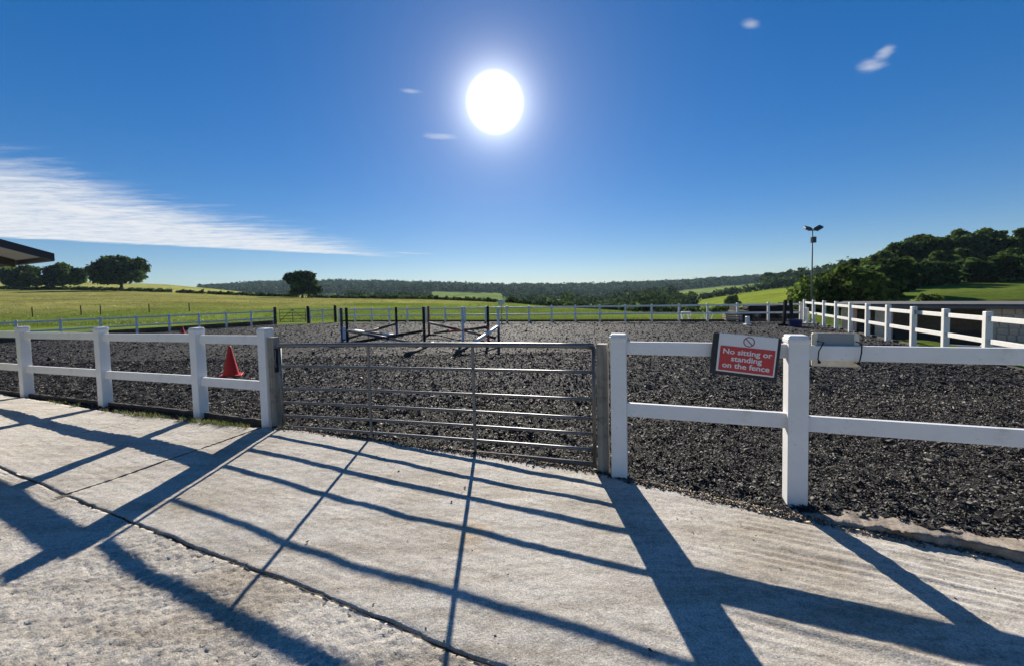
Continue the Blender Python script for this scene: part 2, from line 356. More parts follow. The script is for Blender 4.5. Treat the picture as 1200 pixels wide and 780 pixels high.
def field_col(x, y):
    u = x/np.maximum(y, 1); px = 600+450*u
    n = fbm(x*.12, y*.12, 5, 4); n2 = fbm(x*.9, y*.9, 6, 3)
    lush = np.array([.165, .22, .038]); meadow = np.array([.32, .30, .092]); hay = np.array([.36, .36, .105]); pasture = np.array([.21, .26, .035]); wood = np.array([.03, .045, .02]); earth = np.array([.36, .32, .25])
    c = np.broadcast_to(lush, x.shape+(3,)).copy()
    def mixin(w, k):
        nonlocal c
        w = np.clip(w, 0, 1)[..., None]; c = c*(1-w)+k*w
    edge = np.interp(px, [-400, 0, 300, 400, 600, 640], [38, 36, 42, 46, 62, 75])
    mixin(sstep(y+9*n+3*n2, edge*.88, edge*1.25)*sstep(px, 760, 640), meadow)
    mixin(.5*sstep(y+9*n, edge*.85, edge*1.0)*sstep(n2+.1, .0, .3)*sstep(px, 760, 640), np.array([.13, .15, .04]))
    hedge = np.interp(px, [-400, 0, 200, 500, 600, 720, 800, 900], [120, 120, 118, 100, 80, 65, 50, 42])
    mixin((y > hedge)*sstep(px, 560, 380)*1.0, hay)
    mixin((y > hedge)*sstep(px, 540, 640)*1.0, pasture)
    mixin(sstep(y, 300, 420)*sstep(px, 380, 470), np.array([.20, .26, .07]))
    mixin(sstep(px, 945, 990)*(y < 60)*1.0, np.array([.11, .15, .03]))
    r = (x-14.0)*.925-(y-18.2)*.380
    mixin(sstep(r+n, 2.0, 3.5)*sstep(y, 29, 26), earth)
    mixin(sstep(y, 600, 640), wood)
    mixin(sstep(px, 950, 1000)*sstep(y, 46, 54), wood)
    c = c*(1+.35*n[..., None]+.25*n2[..., None]+.35*fbm(x*.035, y*.35, 51, 3)[..., None])
    return np.clip(c, .005, 1)
def build_terrain():
    u = np.concatenate([np.linspace(-4, -2, 30)[:-1], np.linspace(-2, 2, 560), np.linspace(2, 4, 30)[1:]])
    yy = np.concatenate([np.linspace(1, 16, 20)[:-1], np.geomspace(16, 140, 200)[:-1], np.geomspace(140, 1250, 110)[:-1], np.geomspace(1250, 2600, 8)])
    U, Y = np.meshgrid(u, yy); X = U*Y
    Z = terrain_z(X, Y)
    col = field_col(X, Y)
    g = material('field_grass', (1, 1, 1), .9, var=(.72, .72, .70), vscale=1.6, detail=10, attr='tint', bump=.6, bscale=2.2, bdist=.2, spec=.0)
    o = link('ground', grid_mesh('ground', np.stack([X, Y, Z], -1), col), g, smooth=True); tag(o, kind='structure')
    # ground behind and beside the viewer
    back = np.array([[[x, y, -.9 if y < 0 else -.5] for y in (-2600, -300, -30, 0.9)] for x in (-10400, -300, -12, 12, 300, 10400)], float)
    gb = material('rear_ground', (.11, .15, .035), .95, var=(.16, .15, .05), vscale=.3)
    tag(link('rear_ground', grid_mesh('rear_ground', back), gb), kind='structure')
build_terrain()

# ------------------------------------------------------------------ arena
A_FL, A_FR, A_BR, A_BM, A_BL = map(np.array, ([-25.5, 12.6], [6.75, .90], [14.0, 18.3], [-11.6, 25.9], [-15.5, 25.3]))
def build_arena():
    a = np.linspace(0, 1, 420); b = np.linspace(0, 1, 200)**1.9
    sF0, _ = xy2st(*A_FL); sF1, _ = xy2st(*A_FR)
    s = sF0+(sF1-sF0)*a; t = np.where(s < -10.4, np.interp(s, [sF0, -10.4], [xy2st(*A_FL)[1], 2.92]), edge_t(s)+.03)
    t = np.where(s > .9, 3.30, t)
    fx, fy = st2xy(s, t)
    seg = [0, np.hypot(*(A_BM-A_BL)), np.hypot(*(A_BM-A_BL))+np.hypot(*(A_BR-A_BM))]; q = a*seg[-1]
    bx = np.interp(q, seg, [A_BL[0], A_BM[0], A_BR[0]]); by = np.interp(q, seg, [A_BL[1], A_BM[1], A_BR[1]])
    X = fx[None]*(1-b[:, None])+bx[None]*b[:, None]; Y = fy[None]*(1-b[:, None])+by[None]*b[:, None]
    Z = arena_z(X, Y)
    n = fbm(X*3, Y*3, 40, 4); k = (.046+.018*n)[..., None]*np.array([1, .97, .94])
    mt = material('rubber_surface', (1.15, 1.12, 1.1), .85, var=(.45, .45, .46), vscale=22, detail=10, attr='tint', bump=.8, bscale=16, bdist=.04, spec=.1)
    tag(link('arena_surface', grid_mesh('arena_surface', np.stack([X, Y, Z], -1), np.clip(k, .01, 1)), mt, smooth=True), kind='structure')
build_arena()
def build_chips():
    mt = material('rubber_chip', (1, 1, 1), .7, attr='tint', spec=.18)
    V = []; F = []; C = []; base = 0
    def batch(n, y0, y1, lmean, power, tet, sig=.48, pl=.034):
        nonlocal base
        q = rng.random(n); y = (y0**power+(y1**power-y0**power)*q)**(1/power)
        x = (rng.random(n)*2.0-.9)*1.55*y
        s, t = xy2st(x, y)
        lo = np.where(s < -4.75, edge_t(s)+.10, edge_t(s)+.02+.04*rng.random(n)); lo = np.where(s > .8, 3.30+.05*rng.random(n), lo)
        ok = (t > lo) & ((x-14.0)*.925-(y-18.2)*.380 < -.12) & (y < 22.2-.29*x) & ((x+25.5)*.783-(y-12.6)*.622 > .2)
        x, y = x[ok], y[ok]; n = len(x)
        z = arena_z(x, y)+rng.random(n)**2*.016*min(1, lmean/.02)
        L_ = lmean*np.exp(.45*rng.standard_normal(n)); W = L_*(.3+.35*rng.random(n)); T = L_*(.12+.2*rng.random(n))
        az = rng.random(n)*2*np.pi; tilt = .5*rng.standard_normal(n); roll = .6*rng.standard_normal(n)
        ca, sa = np.cos(az), np.sin(az); ct, st_ = np.cos(tilt), np.sin(tilt); cr, sr = np.cos(roll), np.sin(roll)
        ax = np.stack([ca*ct, sa*ct, st_], -1); sd = np.stack([-sa, ca, np.zeros(n)], -1); up = np.cross(ax, sd)
        sd2 = sd*cr[:, None]+up*sr[:, None]; up2 = np.cross(ax, sd2)
        P = np.stack([x, y, z], -1)
        j = lambda: (rng.random((n, 1))-.5)
        a_ = P-ax*L_[:, None]*.5+sd2*W[:, None]*j()*.6
        b_ = P+sd2*W[:, None]*.5+ax*L_[:, None]*j()*.5+up2*T[:, None]*j()
        c_ = P+ax*L_[:, None]*.5+sd2*W[:, None]*j()*.6
        d_ = P-sd2*W[:, None]*.5+ax*L_[:, None]*j()*.5+up2*T[:, None]*(.4+j())
        V.append(np.stack([a_, b_, c_, d_], 1).reshape(-1, 3)); i = base+4*np.arange(n)
        tri = [np.stack([i, i+1, i+2], -1), np.stack([i, i+2, i+3], -1)]
        if tet: tri += [np.stack([i, i+3, i+1], -1), np.stack([i+1, i+3, i+2], -1)]
        F.append(np.concatenate(tri)); base += 4*n
        v = .054*(1+.5*fbm(x*.7, y*.7, 95, 3))*np.exp(sig*rng.standard_normal(n)); hue = np.stack([np.ones(n), .97-.04*rng.random(n), .93-.1*rng.random(n)], -1)
        lt = rng.random(n) < pl; v = np.where(lt, .12+.17*rng.random(n), v); br = rng.random(n) < .03; hue[br] = [1.5, 1.15, .8]
        c = np.clip(v[:, None]*hue, .008, .6); C.append(np.repeat(c, 4, 0))
    batch(215000, 2.0, 6.0, .025, 1.9, True)
    batch(190000, 5.5, 10.5, .031, 1.6, False, .36, .022)
    batch(130000, 10, 24, .042, 1.3, False, .28, .012)
    o = link('rubber_chips', arr_mesh('rubber_chips', np.concatenate(V), np.concatenate(F), np.concatenate(C)), mt)
    tag(o, 'dark shredded rubber chips covering the riding arena', 'rubber chips', kind='stuff')
build_chips()

# ------------------------------------------------------------------ concrete yard
T_J = 1.47
def joint_t(s, k): return T_J+.014*fbm(s*3.0, s*0, 60, 6, .68)+.03*fbm(s*.5, s*0, 61, 2)
def slab_height(s, t, rough):
    z = yard_z(s, t)+.011*fbm(s*1.7, t*1.7, 69, 2)
    if rough:
        z = z+.004*fbm(s*9, t*9, 70, 5, .65)
        wear = sstep(fbm(s*.7, t*.7, 71, 3), -.12, .25)
        pit = sstep(fbm(s*42, t*60, 72, 3, .65), .10, .30); z = z-.0055*pit*(.12+.88*wear)
        z = z+.0052*fbm(s*44, t*44, 78, 3, .75)+.006*fbm(s*6, t*6, 85, 3)*wear
    else:
        z = z+.004*fbm(s*5, t*5, 73, 4, .6)+.002*fbm(s*50, t*50, 74, 2)
        rw = sstep(fbm(s*.6+3, t*.6, 75, 2), -.2, .2)
        ph = t*2*np.pi/.062+1.1*fbm(s*1.2, t*1.2, 76, 3)*2
        right = sstep(s, -.4, .9)
        z = z+(  .0078*fbm(s*1.1+.6*t, t*21+s*.9, 77, 3, .5)+.0022*np.sin(ph)*(.3+1.4*np.abs(fbm(s*3, t*3, 83, 2))))*(.34+right*(.35+.65*rw))
        ph2 = (s)*2*np.pi/.115+1.5*fbm(s, t, 79, 3)
        left = sstep(s, -4.2, -5.4)
        z = z+(.0055*fbm(s*15, t*.9, 84, 3, .5)+.0016*np.sin(ph2))*left*sstep(t, 1.5, 2.2)
    return z
def build_yard():
    root = empty('concrete_yard'); tag(root, kind='structure')
    def slab(s0, s1, rough, mat, sres, tres, near=False, dz=0):
        s = np.arange(s0, s1+1e-6, sres) if not near else np.concatenate([np.linspace(-9, -4.6, 40)[:-1], np.arange(-4.6, 2.6, sres), np.linspace(2.6, 9, 30)])
        if near: q = np.concatenate([np.linspace(-5, .35, 16)[:-1], np.arange(.35, 1.4601, tres)])/1.46
        else: q = np.linspace(0, 1, int(1.75/tres))
        S_, Q = np.meshgrid(s, q)
        if near:
            tt = Q*1.46; top = joint_t(S_, 0)-.002-.003*np.abs(fbm(S_*2.2, S_*0, 86, 4)); T = np.where(Q > .7, tt+(top-1.46)*(Q-.7)/.3, tt)
        else:
            lo = joint_t(S_, 1)+.002+.003*np.abs(fbm(S_*2.6, S_*0, 87, 4)); T = lo+(edge_t(S_)-lo)*Q
            if s0 > -9: S_ = S_+(.0008+.0012*np.abs(fbm(T*4, T*0+s0, 80, 3)))*(S_ <= s0+1e-4)
            S_ = S_-(.0008+.0012*np.abs(fbm(T*4, T*0+s1, 81, 3)))*(S_ >= s1-1e-4)
        Z = slab_height(S_, T, rough)+dz
        # broken, rounded arris at the joint
        d = np.abs(T-joint_t(S_, 0)); Z = Z-(.002 if near else .006)*np.exp(-d/.010)*(1+1.6*fbm(S_*6, T*6, 82, 3))
        if not near:
            for sj in (s0, s1):
                d = np.abs(S_-sj); Z = Z-.0015*np.exp(-d/.02)
        X, Y = st2xy(S_, T); P = np.stack([X, Y, Z], -1)
        # side skirts
        def skirt(P):
            P = np.concatenate([P[:1], P, P[-1:]], 0); P = np.concatenate([P[:, :1], P, P[:, -1:]], 1)
            lo = P[:1].copy(); lo[..., 2] -= .12; hi = P[-1:].copy(); hi[..., 2] -= .12
            P = np.concatenate([lo, P, hi], 0)
            l = P[:, :1].copy(); l[..., 2] -= .12; r = P[:, -1:].copy(); r[..., 2] -= .12
            return np.concatenate([l, P, r], 1)
        return link('concrete_slab', grid_mesh('concrete_slab', skirt(P)), mat, root, smooth=True)
    slab(-4.675, 4.2, False, M['concrete'], .014, .016)
    slab(-6.635, -4.675, False, M['concrete'], .016, .016, dz=.004)
    slab(-8.6, -6.635, False, M['concrete'], .02, .02, dz=-.004)
    slab(-12, -8.6, False, M['concrete'], .05, .05)
    slab(0, 0, True, M['concrete_rough'], .0135, .0115, near=True, dz=-.002)
    # dirt lying in the joints
    s = np.linspace(-12, 6, 500); P = []
    for w in (-.05, .05):
        t = joint_t(s, 0)+w; x, y = st2xy(s, t); P.append(np.stack([x, y, yard_z(s, t)-.009], -1))
    link('joint_filler', grid_mesh('joint_filler', np.stack(P)), M['dirt'], root)
    for sj in (-4.675, -6.635, -8.6):
        t = np.linspace(1.4, 3.1, 60); P = []
        for w in (-.04, .04):
            x, y = st2xy(sj+w+0*t, t); P.append(np.stack([x, y, yard_z(sj+0*t, t)-.006], -1))
        link('joint_filler', grid_mesh('joint_filler', np.stack(P)), M['dirt'], root)
build_yard()
def build_kerb():
    s = np.linspace(.55, 5.5, 700)
    prof = [(0, -.16), (.0, -.02), (.012, .0), (.05, .002), (.11, .0), (.17, -.004), (.24, -.03)]
    P = []
    for k, (dt, dz) in enumerate(prof):
        chip = .05*fbm(s*3.0, s*0+k*.55, 90, 6, .66)
        t = 3.19+dt+.05*sstep(s, 1.6, .6)+(chip if k < 4 else chip*.4)
        z0 = .004+.012*fbm(s*3, s*0+5+k*.3, 91, 4)
        z = np.where(k < 1, -.25, z0+dz+((.022*fbm(s*7, s*0+k*.9, 92, 4, .65)+.010*fbm(s*34, s*0+k*1.7, 93, 2)) if 0 < k else 0))
        z = z-.035*sstep(s, 1.3, .6)
        x, y = st2xy(s, t); P.append(np.stack([x, y, z], -1))
    tag(link('kerb', grid_mesh('kerb', np.stack(P)), M['kerb'], smooth=True), kind='structure')
build_kerb()

# loose bits on the concrete
def build_debris():
    V = []; F = []; C = []; b = 0
    def bit(x, y, r, dark):
        nonlocal b
        s, t = xy2st(np.array(x), np.array(y)); z = float(yard_z(s, t))
        ico = [(1, 0, 0), (-1, 0, 0), (0, 1, 0), (0, -1, 0), (0, 0, .7), (0, 0, -.7)]
        a = random.random()*6.28; k = [random.uniform(.5, 1.2) for _ in ico]
        for (p, q, w), kk in zip(ico, k):
            V.append((x+r*kk*(p*math.cos(a)*1.5-q*math.sin(a)), y+r*kk*(p*math.sin(a)*1.5+q*math.cos(a)), z+r*kk*w*.7+r*.2)); C.append(dark)
        for t3 in ((0, 2, 4), (2, 1, 4), (1, 3, 4), (3, 0, 4), (2, 0, 5), (1, 2, 5), (3, 1, 5), (0, 3, 5)): F.append(tuple(b+i for i in t3))
        b += 6
    for _ in range(420):
        s = random.uniform(-8, 2.4); t = random.choice((random.uniform(.6, 3.1), random.uniform(2.6, 3.2), T_J+random.gauss(0, .04)))
        x, y = st2xy(s, t); k = random.random()
        bit(x, y, random.uniform(.003, .0075), (.035, .03, .027) if k < .6 else (.30, .27, .23))
    for x, y in ((-1.40, 2.49), (.585, 1.66), (-1.06, 3.42), (-.42, 3.10), (-2.75, 3.07), (-.50, 2.90)): bit(x, y, .013, (.04, .035, .03))
    o = link('loose_chippings', arr_mesh('loose_chippings', np.array(V), np.array(F), np.array(C)), material('chippings', (1, 1, 1), .9, attr='tint'))
    tag(o, 'small dark crumbs and stones scattered on the concrete', 'chippings', kind='stuff')
    # soil and rubber spilled along the slab edge
    n = 9000; s = np.where(rng.random(n) < .7, rng.uniform(-4.5, 3.2, n), rng.uniform(-.4, 1.6, n)); off = np.abs(rng.standard_normal(n))*.032
    t = edge_t(s)+.03-off; x, y = st2xy(s, t); z = np.maximum(yard_z(s, t), -.3)+.003+.012*np.exp(-off/.03)*rng.random(n)
    r = .004+.007*rng.random(n); P = np.stack([x, y, z], -1)
    q = rng.standard_normal((n, 4, 3))*r[:, None, None]; q[..., 2] *= .6
    V = (P[:, None]+q).reshape(-1, 3); i = 4*np.arange(n)[:, None]
    F = np.concatenate([i+np.array(f)[None] for f in ((0, 1, 2), (0, 2, 3), (0, 3, 1), (1, 3, 2))])
    pale = .42*sstep(s, -.6, .3)[:, None]
    q_ = rng.random((n, 1)); c = np.repeat(np.where(q_ < .55-pale, np.array([[.04, .036, .032]]), np.where(q_ < .55, np.array([[.44, .37, .28]]), np.array([[.20, .155, .11]]))), 4, 0)
    o = link('edge_soil', arr_mesh('edge_soil', V, F, c), M_chip)
    tag(o, 'brown soil and rubber crumbs spilled along the slab edge under the gate', 'soil', kind='stuff')
M_chip = material('soil_crumb', (1, 1, 1), .95, attr='tint')
build_debris()

# ------------------------------------------------------------------ near fence and gate
def post_mesh(h, w=.128, cap=True, depth=.25):
    bm = bmesh.new(); add_box(bm, (0, 0, (h-.03-depth)/2), (w, w, h-.03+depth), bevel=.006, seg=2); return bm_mesh('post', bm)
def cap_mesh(w=.14):
    bm = bmesh.new(); add_box(bm, (0, 0, -.018), (w, w, .036), bevel=.007, seg=2)
    add_box(bm, (0, 0, .006), (w*.93, w*.93, .03), bevel=.0145, seg=4)
    return bm_mesh('cap', bm)
def rail_between(name, a, b, h, th, mat, parent, bev=.004):
    a = Vector(a); b = Vector(b); me = box_mesh(name, (0, 0, 0), ((b-a).length, th, h), None, bev, 2)
    o = link(name, me, mat, parent); o.matrix_local = Matrix.Translation((a+b)/2) @ bar_rot(b-a).to_4x4(); return o
def near_fence(label, posts, rails, gap=.055):
    root = empty('rail_fence', (*posts[0][:2], 0)); tag(root, label, 'fence', 'near white fences either side of the gate')
    off = Vector((*posts[0][:2], 0)); yaw = math.atan2(posts[-1][1]-posts[0][1], posts[-1][0]-posts[0][0])
    ms = {}
    for x, y, h in posts:
        if h not in ms: ms[h] = post_mesh(h)
        p = link('post', ms[h], M['white'], root); p.location = Vector((x, y, 0))-off; p.rotation_euler = (0, 0, yaw)
        c = link('cap', CAP, M['white'], p); c.location = (0, 0, h-.022)
    for (x0, y0, h0), (x1, y1, h1) in zip(posts[:-1], posts[1:]):
        d = Vector((x1-x0, y1-y0, 0)).normalized()*gap
        for z0, z1, hh in rails:
            rail_between('rail', Vector((x0, y0, z0))-off+d, Vector((x1, y1, z1))-off-d, hh, .042, M['white'], root)
    return root
CAP = cap_mesh()
near_fence('white post and rail fence to the left of the metal gate', [(-12.75, 8.05, 1.24), (-10.62, 7.38, 1.24), (-8.50, 6.65, 1.24), (-6.375, 5.935, 1.24), (-4.345, 5.27, 1.245), (-3.10, 4.80, 1.25)],
           [(1.085, 1.10, .112), (.505, .52, .118)])
near_fence('white post and rail fence to the right of the metal gate, carrying the red sign', [(.905, 3.27, 1.245), (2.10, 2.83, 1.255), (3.62, 2.29, 1.26), (5.1, 1.76, 1.26)],
           [(1.126, 1.135, .106), (.600, .612, .114)])

def gate_post(loc, h, w, d, rz, label, mat, plate):
    root = empty('gate_post', (loc[0], loc[1], 0), rz); tag(root, label, 'gate post', 'posts the gate hangs between')
    bm = bmesh.new(); add_box(bm, (0, 0, (h-.3)/2), (w, d, h+.3), bevel=.006, seg=1)
    bmesh.ops.subdivide_edges(bm, edges=[e for e in bm.edges if e.calc_length() > .5], cuts=10)
    for v in bm.verts: v.co.x += random.gauss(0, .0015); v.co.y += random.gauss(0, .0015)
    link('post_body', bm_mesh('post_body', bm), mat, root)
    return root
RZ = math.atan2(G_R[1]-G_L[1], G_R[0]-G_L[0])
gp = gate_post((-2.970, 4.752), 1.14, .098, .10, RZ, 'grey weathered timber gate post beside the latch, left of the gate', M['timber'], True)
bm = bmesh.new(); add_box(bm, (.058, -.02, .86), (.018, .05, .30), bevel=.004); link('latch_plate', bm_mesh('latch_plate', bm), M['black'], gp)
link('latch_bolt', tube_mesh('latch_bolt', [(.04, -.03, 1.02), (.10, -.03, 1.02)], .014), M['galv'], gp)
bm = bmesh.new()
for k in range(9): bmesh.ops.create_uvsphere(bm, u_segments=6, v_segments=4, radius=.011, matrix=Matrix.Translation((.072+.006*math.sin(k*.9), -.045, .98-.024*k)) @ Matrix.Diagonal((.7, .7, 1.25, 1)))
link('latch_chain', bm_mesh('latch_chain', bm), M['galv'], gp)
gp2 = gate_post((.788, 3.366), 1.15, .094, .11, RZ, 'grey timber gate post beside the white post at the hinge end of the gate', M['timber'], False)
bm = bmesh.new(); add_box(bm, (-.052, 0, 1.09), (.014, .05, .05), bevel=.003); hpm = bm_mesh('hinge_pin', bm); link('hinge_pin', hpm, M['galv'], gp2); link('hinge_pin', hpm, None, gp2).location = (0, 0, -.89)

def build_gate():
    root = empty('metal_gate', (*G_R, 0)); tag(root, 'galvanised seven bar metal field gate, closed across the arena entrance', 'gate')
    off = Vector((*G_R, 0))
    zl = [1.042, .791, .513, .342, .175, .042, -.087]; zr = [1.126, .888, .64, .468, .327, .186, .051]
    sag = [.012, .004, .012, .01, .012, .004, .01]
    L3 = Vector((*G_L, 0)); R3 = Vector((*G_R, 0)); n = 13
    for k in range(7):
        pts = []
        for i in range(n):
            q = i/(n-1); p = L3.lerp(R3, q)-off; p.z = zl[k]*(1-q)+zr[k]*q+sag[k]*4*q*(1-q); pts.append(p)
        link('top_bar' if k == 0 else 'bar', tube_mesh('bar', pts, .024 if k == 0 else (.021 if k == 6 else .0145), 12), M['rust'] if k == 6 else M['galv'], root)
    def upright(q, name, r, flat):
        p = L3.lerp(R3, q)-off; zb = zl[6]*(1-q)+zr[6]*q+.02; zt = zl[0]*(1-q)+zr[0]*q+.02*4*q*(1-q)*.5
        if flat: link(name, box_mesh(name, (p.x, p.y, (zb+zt)/2), (.030, .014, zt-zb), bar_rot(R3-L3), .002), M['galv'], root)
        else: link(name, tube_mesh(name, [(p.x, p.y, zb-.02), (p.x, p.y, zt)], r, 10), M['galv'], root)
    d = (R3-L3).length
    def qx(x): return (x-G_L[0])/(G_R[0]-G_L[0])
    upright(qx(-1.604), 'brace', .014, True); upright(qx(-.401), 'brace', .014, True)
    upright(.004, 'stile', .017, False); upright(.999, 'stile', .017, False)
build_gate()

# edging boards and weeds along the left slab edge
def build_edging():
    root = empty('edging_board', (-3.2, 4.75, 0)); tag(root, 'low dark mossy timber edging along the foot of the white fence left of the gate', 'edging board')
    P = [(-10.62, 7.38), (-8.50, 6.65), (-6.375, 5.935), (-4.345, 5.27), (-3.10, 4.80)]
    for (x0, y0), (x1, y1) in zip(P[:-1], P[1:]):
        a = Vector((x0, y0, 0)); b = Vector((x1, y1, 0)); dd = (b-a).normalized(); nrm = Vector((-dd.y, dd.x, 0))
        a = a+dd*.07+nrm*.01; b = b-dd*.07+nrm*.01
        bm = bmesh.new(); add_box(bm, (0, 0, 0), ((b-a).length, .04, .25), bevel=.006)
        bmesh.ops.subdivide_edges(bm, edges=[e for e in bm.edges if e.calc_length() > .5], cuts=24)
        for v in bm.verts: v.co.z += random.gauss(0, .004); v.co.y += random.gauss(0, .003)
        o = link('board', bm_mesh('board', bm), M['timber_dark'], root)
        o.matrix_local = Matrix.Translation((a+b)/2+Vector((0, 0, -.052))-Vector(root.location)) @ bar_rot(b-a).to_4x4()
build_edging()
def blades(P, n, hmin, hmax, w, spread, dead=.2, green=(.07, .12, .02), dry=(.25, .20, .09)):
    V = []; F = []; C = []; k = 0
    for p in P:
        for _ in range(n):
            a = random.random()*6.28; h = random.uniform(hmin, hmax); l = random.uniform(.1, .8)*h; q = random.gauss(0, spread), random.gauss(0, spread)
            bx, by, bz = p[0]+q[0], p[1]+q[1], p[2]; dx, dy = math.cos(a), math.sin(a); ww = w*random.uniform(.6, 1.3)
            V += [(bx-dy*ww, by+dx*ww, bz-.01), (bx+dy*ww, by-dx*ww, bz-.01), (bx+dx*l*.4+dy*ww*.7, by+dy*l*.4-dx*ww*.7, bz+h*.65), (bx+dx*l*.4-dy*ww*.7, by+dy*l*.4+dx*ww*.7, bz+h*.65), (bx+dx*l, by+dy*l, bz+h)]
            F += [(k, k+1, k+2), (k, k+2, k+3), (k+3, k+2, k+4)]; g = random.uniform(.6, 1.5); c = dry if random.random() < dead else green
            C += [tuple(g*v for v in c)]*5; k += 5
    return arr_mesh('grass', np.array(V), np.array(F), np.array(C))
def build_grass():
    P = []
    for _ in range(150):
        q = random.random(); s = random.choice((random.gauss(-6.9, .25), random.gauss(-5.25, .28), random.gauss(-5.7, .2), random.uniform(-9.5, -4.9)))
        t = edge_t(np.array(s))+random.uniform(-.05, .03); x, y = st2xy(s, float(t)); P.append((x, y, float(yard_z(np.array(s), np.array(float(t))))))
    o = link('grass_tufts', blades(P, 11, .015, .065, .0022, .022, .35), M['grassblade'])
    tag(o, 'short weeds and moss growing along the edging board at the slab edge', 'weeds', kind='stuff')
build_grass()

# ------------------------------------------------------------------ signs on the near fence
def text_mesh(s, size, depth, bold=0, sx=1.0):
    cu = bpy.data.curves.new('lettering', 'FONT'); cu.body = s; cu.size = size; cu.extrude = depth; cu.offset = bold; cu.align_x = 'CENTER'; cu.align_y = 'CENTER'; cu.resolution_u = 4
    o = bpy.data.objects.new('tmp', cu); COL.objects.link(o); dg = bpy.context.evaluated_depsgraph_get(); me = bpy.data.meshes.new_from_object(o.evaluated_get(dg)); bpy.data.objects.remove(o)
    for v in me.vertices: v.co.x *= sx
    return me
FD = Vector((.9442, -.3294, 0)); FN = Vector((-.3294, -.9442, 0)); FP = Vector((.96, 3.205, 0))
def build_sign():
    o = FP+FD*.863+FN*.050+Vector((0, 0, 1.107))
    root = empty('warning_sign', o); tag(root, 'red and white no sitting sign on black backing, hung askew on the white rail', 'sign')
    a = R(-5.4); X = FD*math.cos(a)+Vector((0, 0, 1))*math.sin(a); Yv = -FD*math.sin(a)+Vector((0, 0, 1))*math.cos(a)
    root.rotation_euler = rot_axes(X, Yv, FN).to_euler()
    link('backing_board', box_mesh('backing_board', (-.010, -.014, -.016), (.452, .318, .018), None, .004), M['rubber'], root)
    face = link('sign_face', box_mesh('sign_face', (0, 0, -.004), (.388, .291, .005), None, .002), M['signwhite'], root)
    link('red_panel', box_mesh('red_panel', (.002, -.040, -.0008), (.362, .188, .003)), M['redsign'], face)
    bm = bmesh.new(); n = 36; r1, r2 = .038, .0315
    for z0 in (0,):
        ri = [[bm.verts.new((r*math.cos(2*math.pi*i/n), r*math.sin(2*math.pi*i/n), zz)) for i in range(n)] for r, zz in ((r1, 0), (r1, .0012), (r2, .0012), (r2, 0))]
        for A, B in zip(ri[:-1], ri[1:]):
            for i in range(n): bm.faces.new((A[i], A[(i+1) % n], B[(i+1) % n], B[i]))
    add_box(bm, (0, 0, .0007), (.066, .0065, .0012), Matrix.Rotation(R(-45), 3, 'Z'))
    sy = link('prohibition_symbol', bm_mesh('prohibition_symbol', bm), M['darkred'], face); sy.location = (.008, .098, -.0014)
    for s, y in (('No sitting or', .012), ('standing', -.040), ('on the fence', -.093)):
        t = link('lettering', text_mesh(s, .0565, .0006, .0012, 1.10), M['signwhite'], face); t.location = (.002, y, .0012)
build_sign()
def build_tied_board():
    o = FP+FD*1.445-FN*.045+Vector((0, 0, 1.145))
    root = empty('tied_board', o); root.rotation_euler = rot_axes(FD, Vector((0, 0, 1)), FN).to_euler()
    tag(root, 'cream plastic board strapped behind the white top rail with black ties, right of the post', 'board')
    bm = bmesh.new(); add_box(bm, (0, 0, 0), (.285, .245, .012), None, .012, 3); link('board_panel', bm_mesh('board_panel', bm), M['cream'], root)
    link('grey_insert', box_mesh('grey_insert', (.0, .050, .008), (.215, .135, .008), None, .003), M['soffit'], root)
    for x in (-.112, .118):
        pts = [(x, .064, .011), (x+.004, .060, .055), (x+.006, .056, .075), (x+.004, .0, .078), (x-.004, -.06, .076), (x-.006, -.085, .05), (x-.004, -.085, .011)]
        if x < 0: pts = [(p[0]+.02*math.sin(i*1.4), p[1], p[2]) for i, p in enumerate(pts)]
        link('cable_tie', tube_mesh('cable_tie', pts, .0042, 6), M['black'], root)
        link('tie_head', box_mesh('tie_head', (x-.004, -.082, .060), (.014, .018, .016), None, .002), M['black'], root)
build_tied_board()

# ------------------------------------------------------------------ cones
def cone(loc, h, label):
    root = empty('traffic_cone', loc); tag(root, label, 'cone', 'red cones in the arena')
    k = h/.63; bm = bmesh.new(); n = 24; prof = [(.15, .02), (.145, .05), (.03, .60), (.022, .63), (.010, .63), (.012, .60)]
    rg = [[bm.verts.new((r*k*math.cos(2*math.pi*i/n), r*k*math.sin(2*math.pi*i/n), z*k)) for i in range(n)] for r, z in prof]
    for A, B in zip(rg[:-1], rg[1:]):
        for i in range(n): bm.faces.new((A[i], A[(i+1) % n], B[(i+1) % n], B[i]))
    c = link('cone_body', bm_mesh('cone_body', bm), M['conered'], root); c.data.shade_smooth()
    link('base', box_mesh('base', (0, 0, .012*k), (.40*k, .40*k, .035*k), Matrix.Rotation(.5, 3, 'Z'), .01*k, 2), M['conered'], root)
cone((-6.05, 8.17, .0), .64, 'red traffic cone standing in the arena behind the left white fence')
cone((-16.62, 19.3, 0), .42, 'tiny red cone far off near the left arena fence')

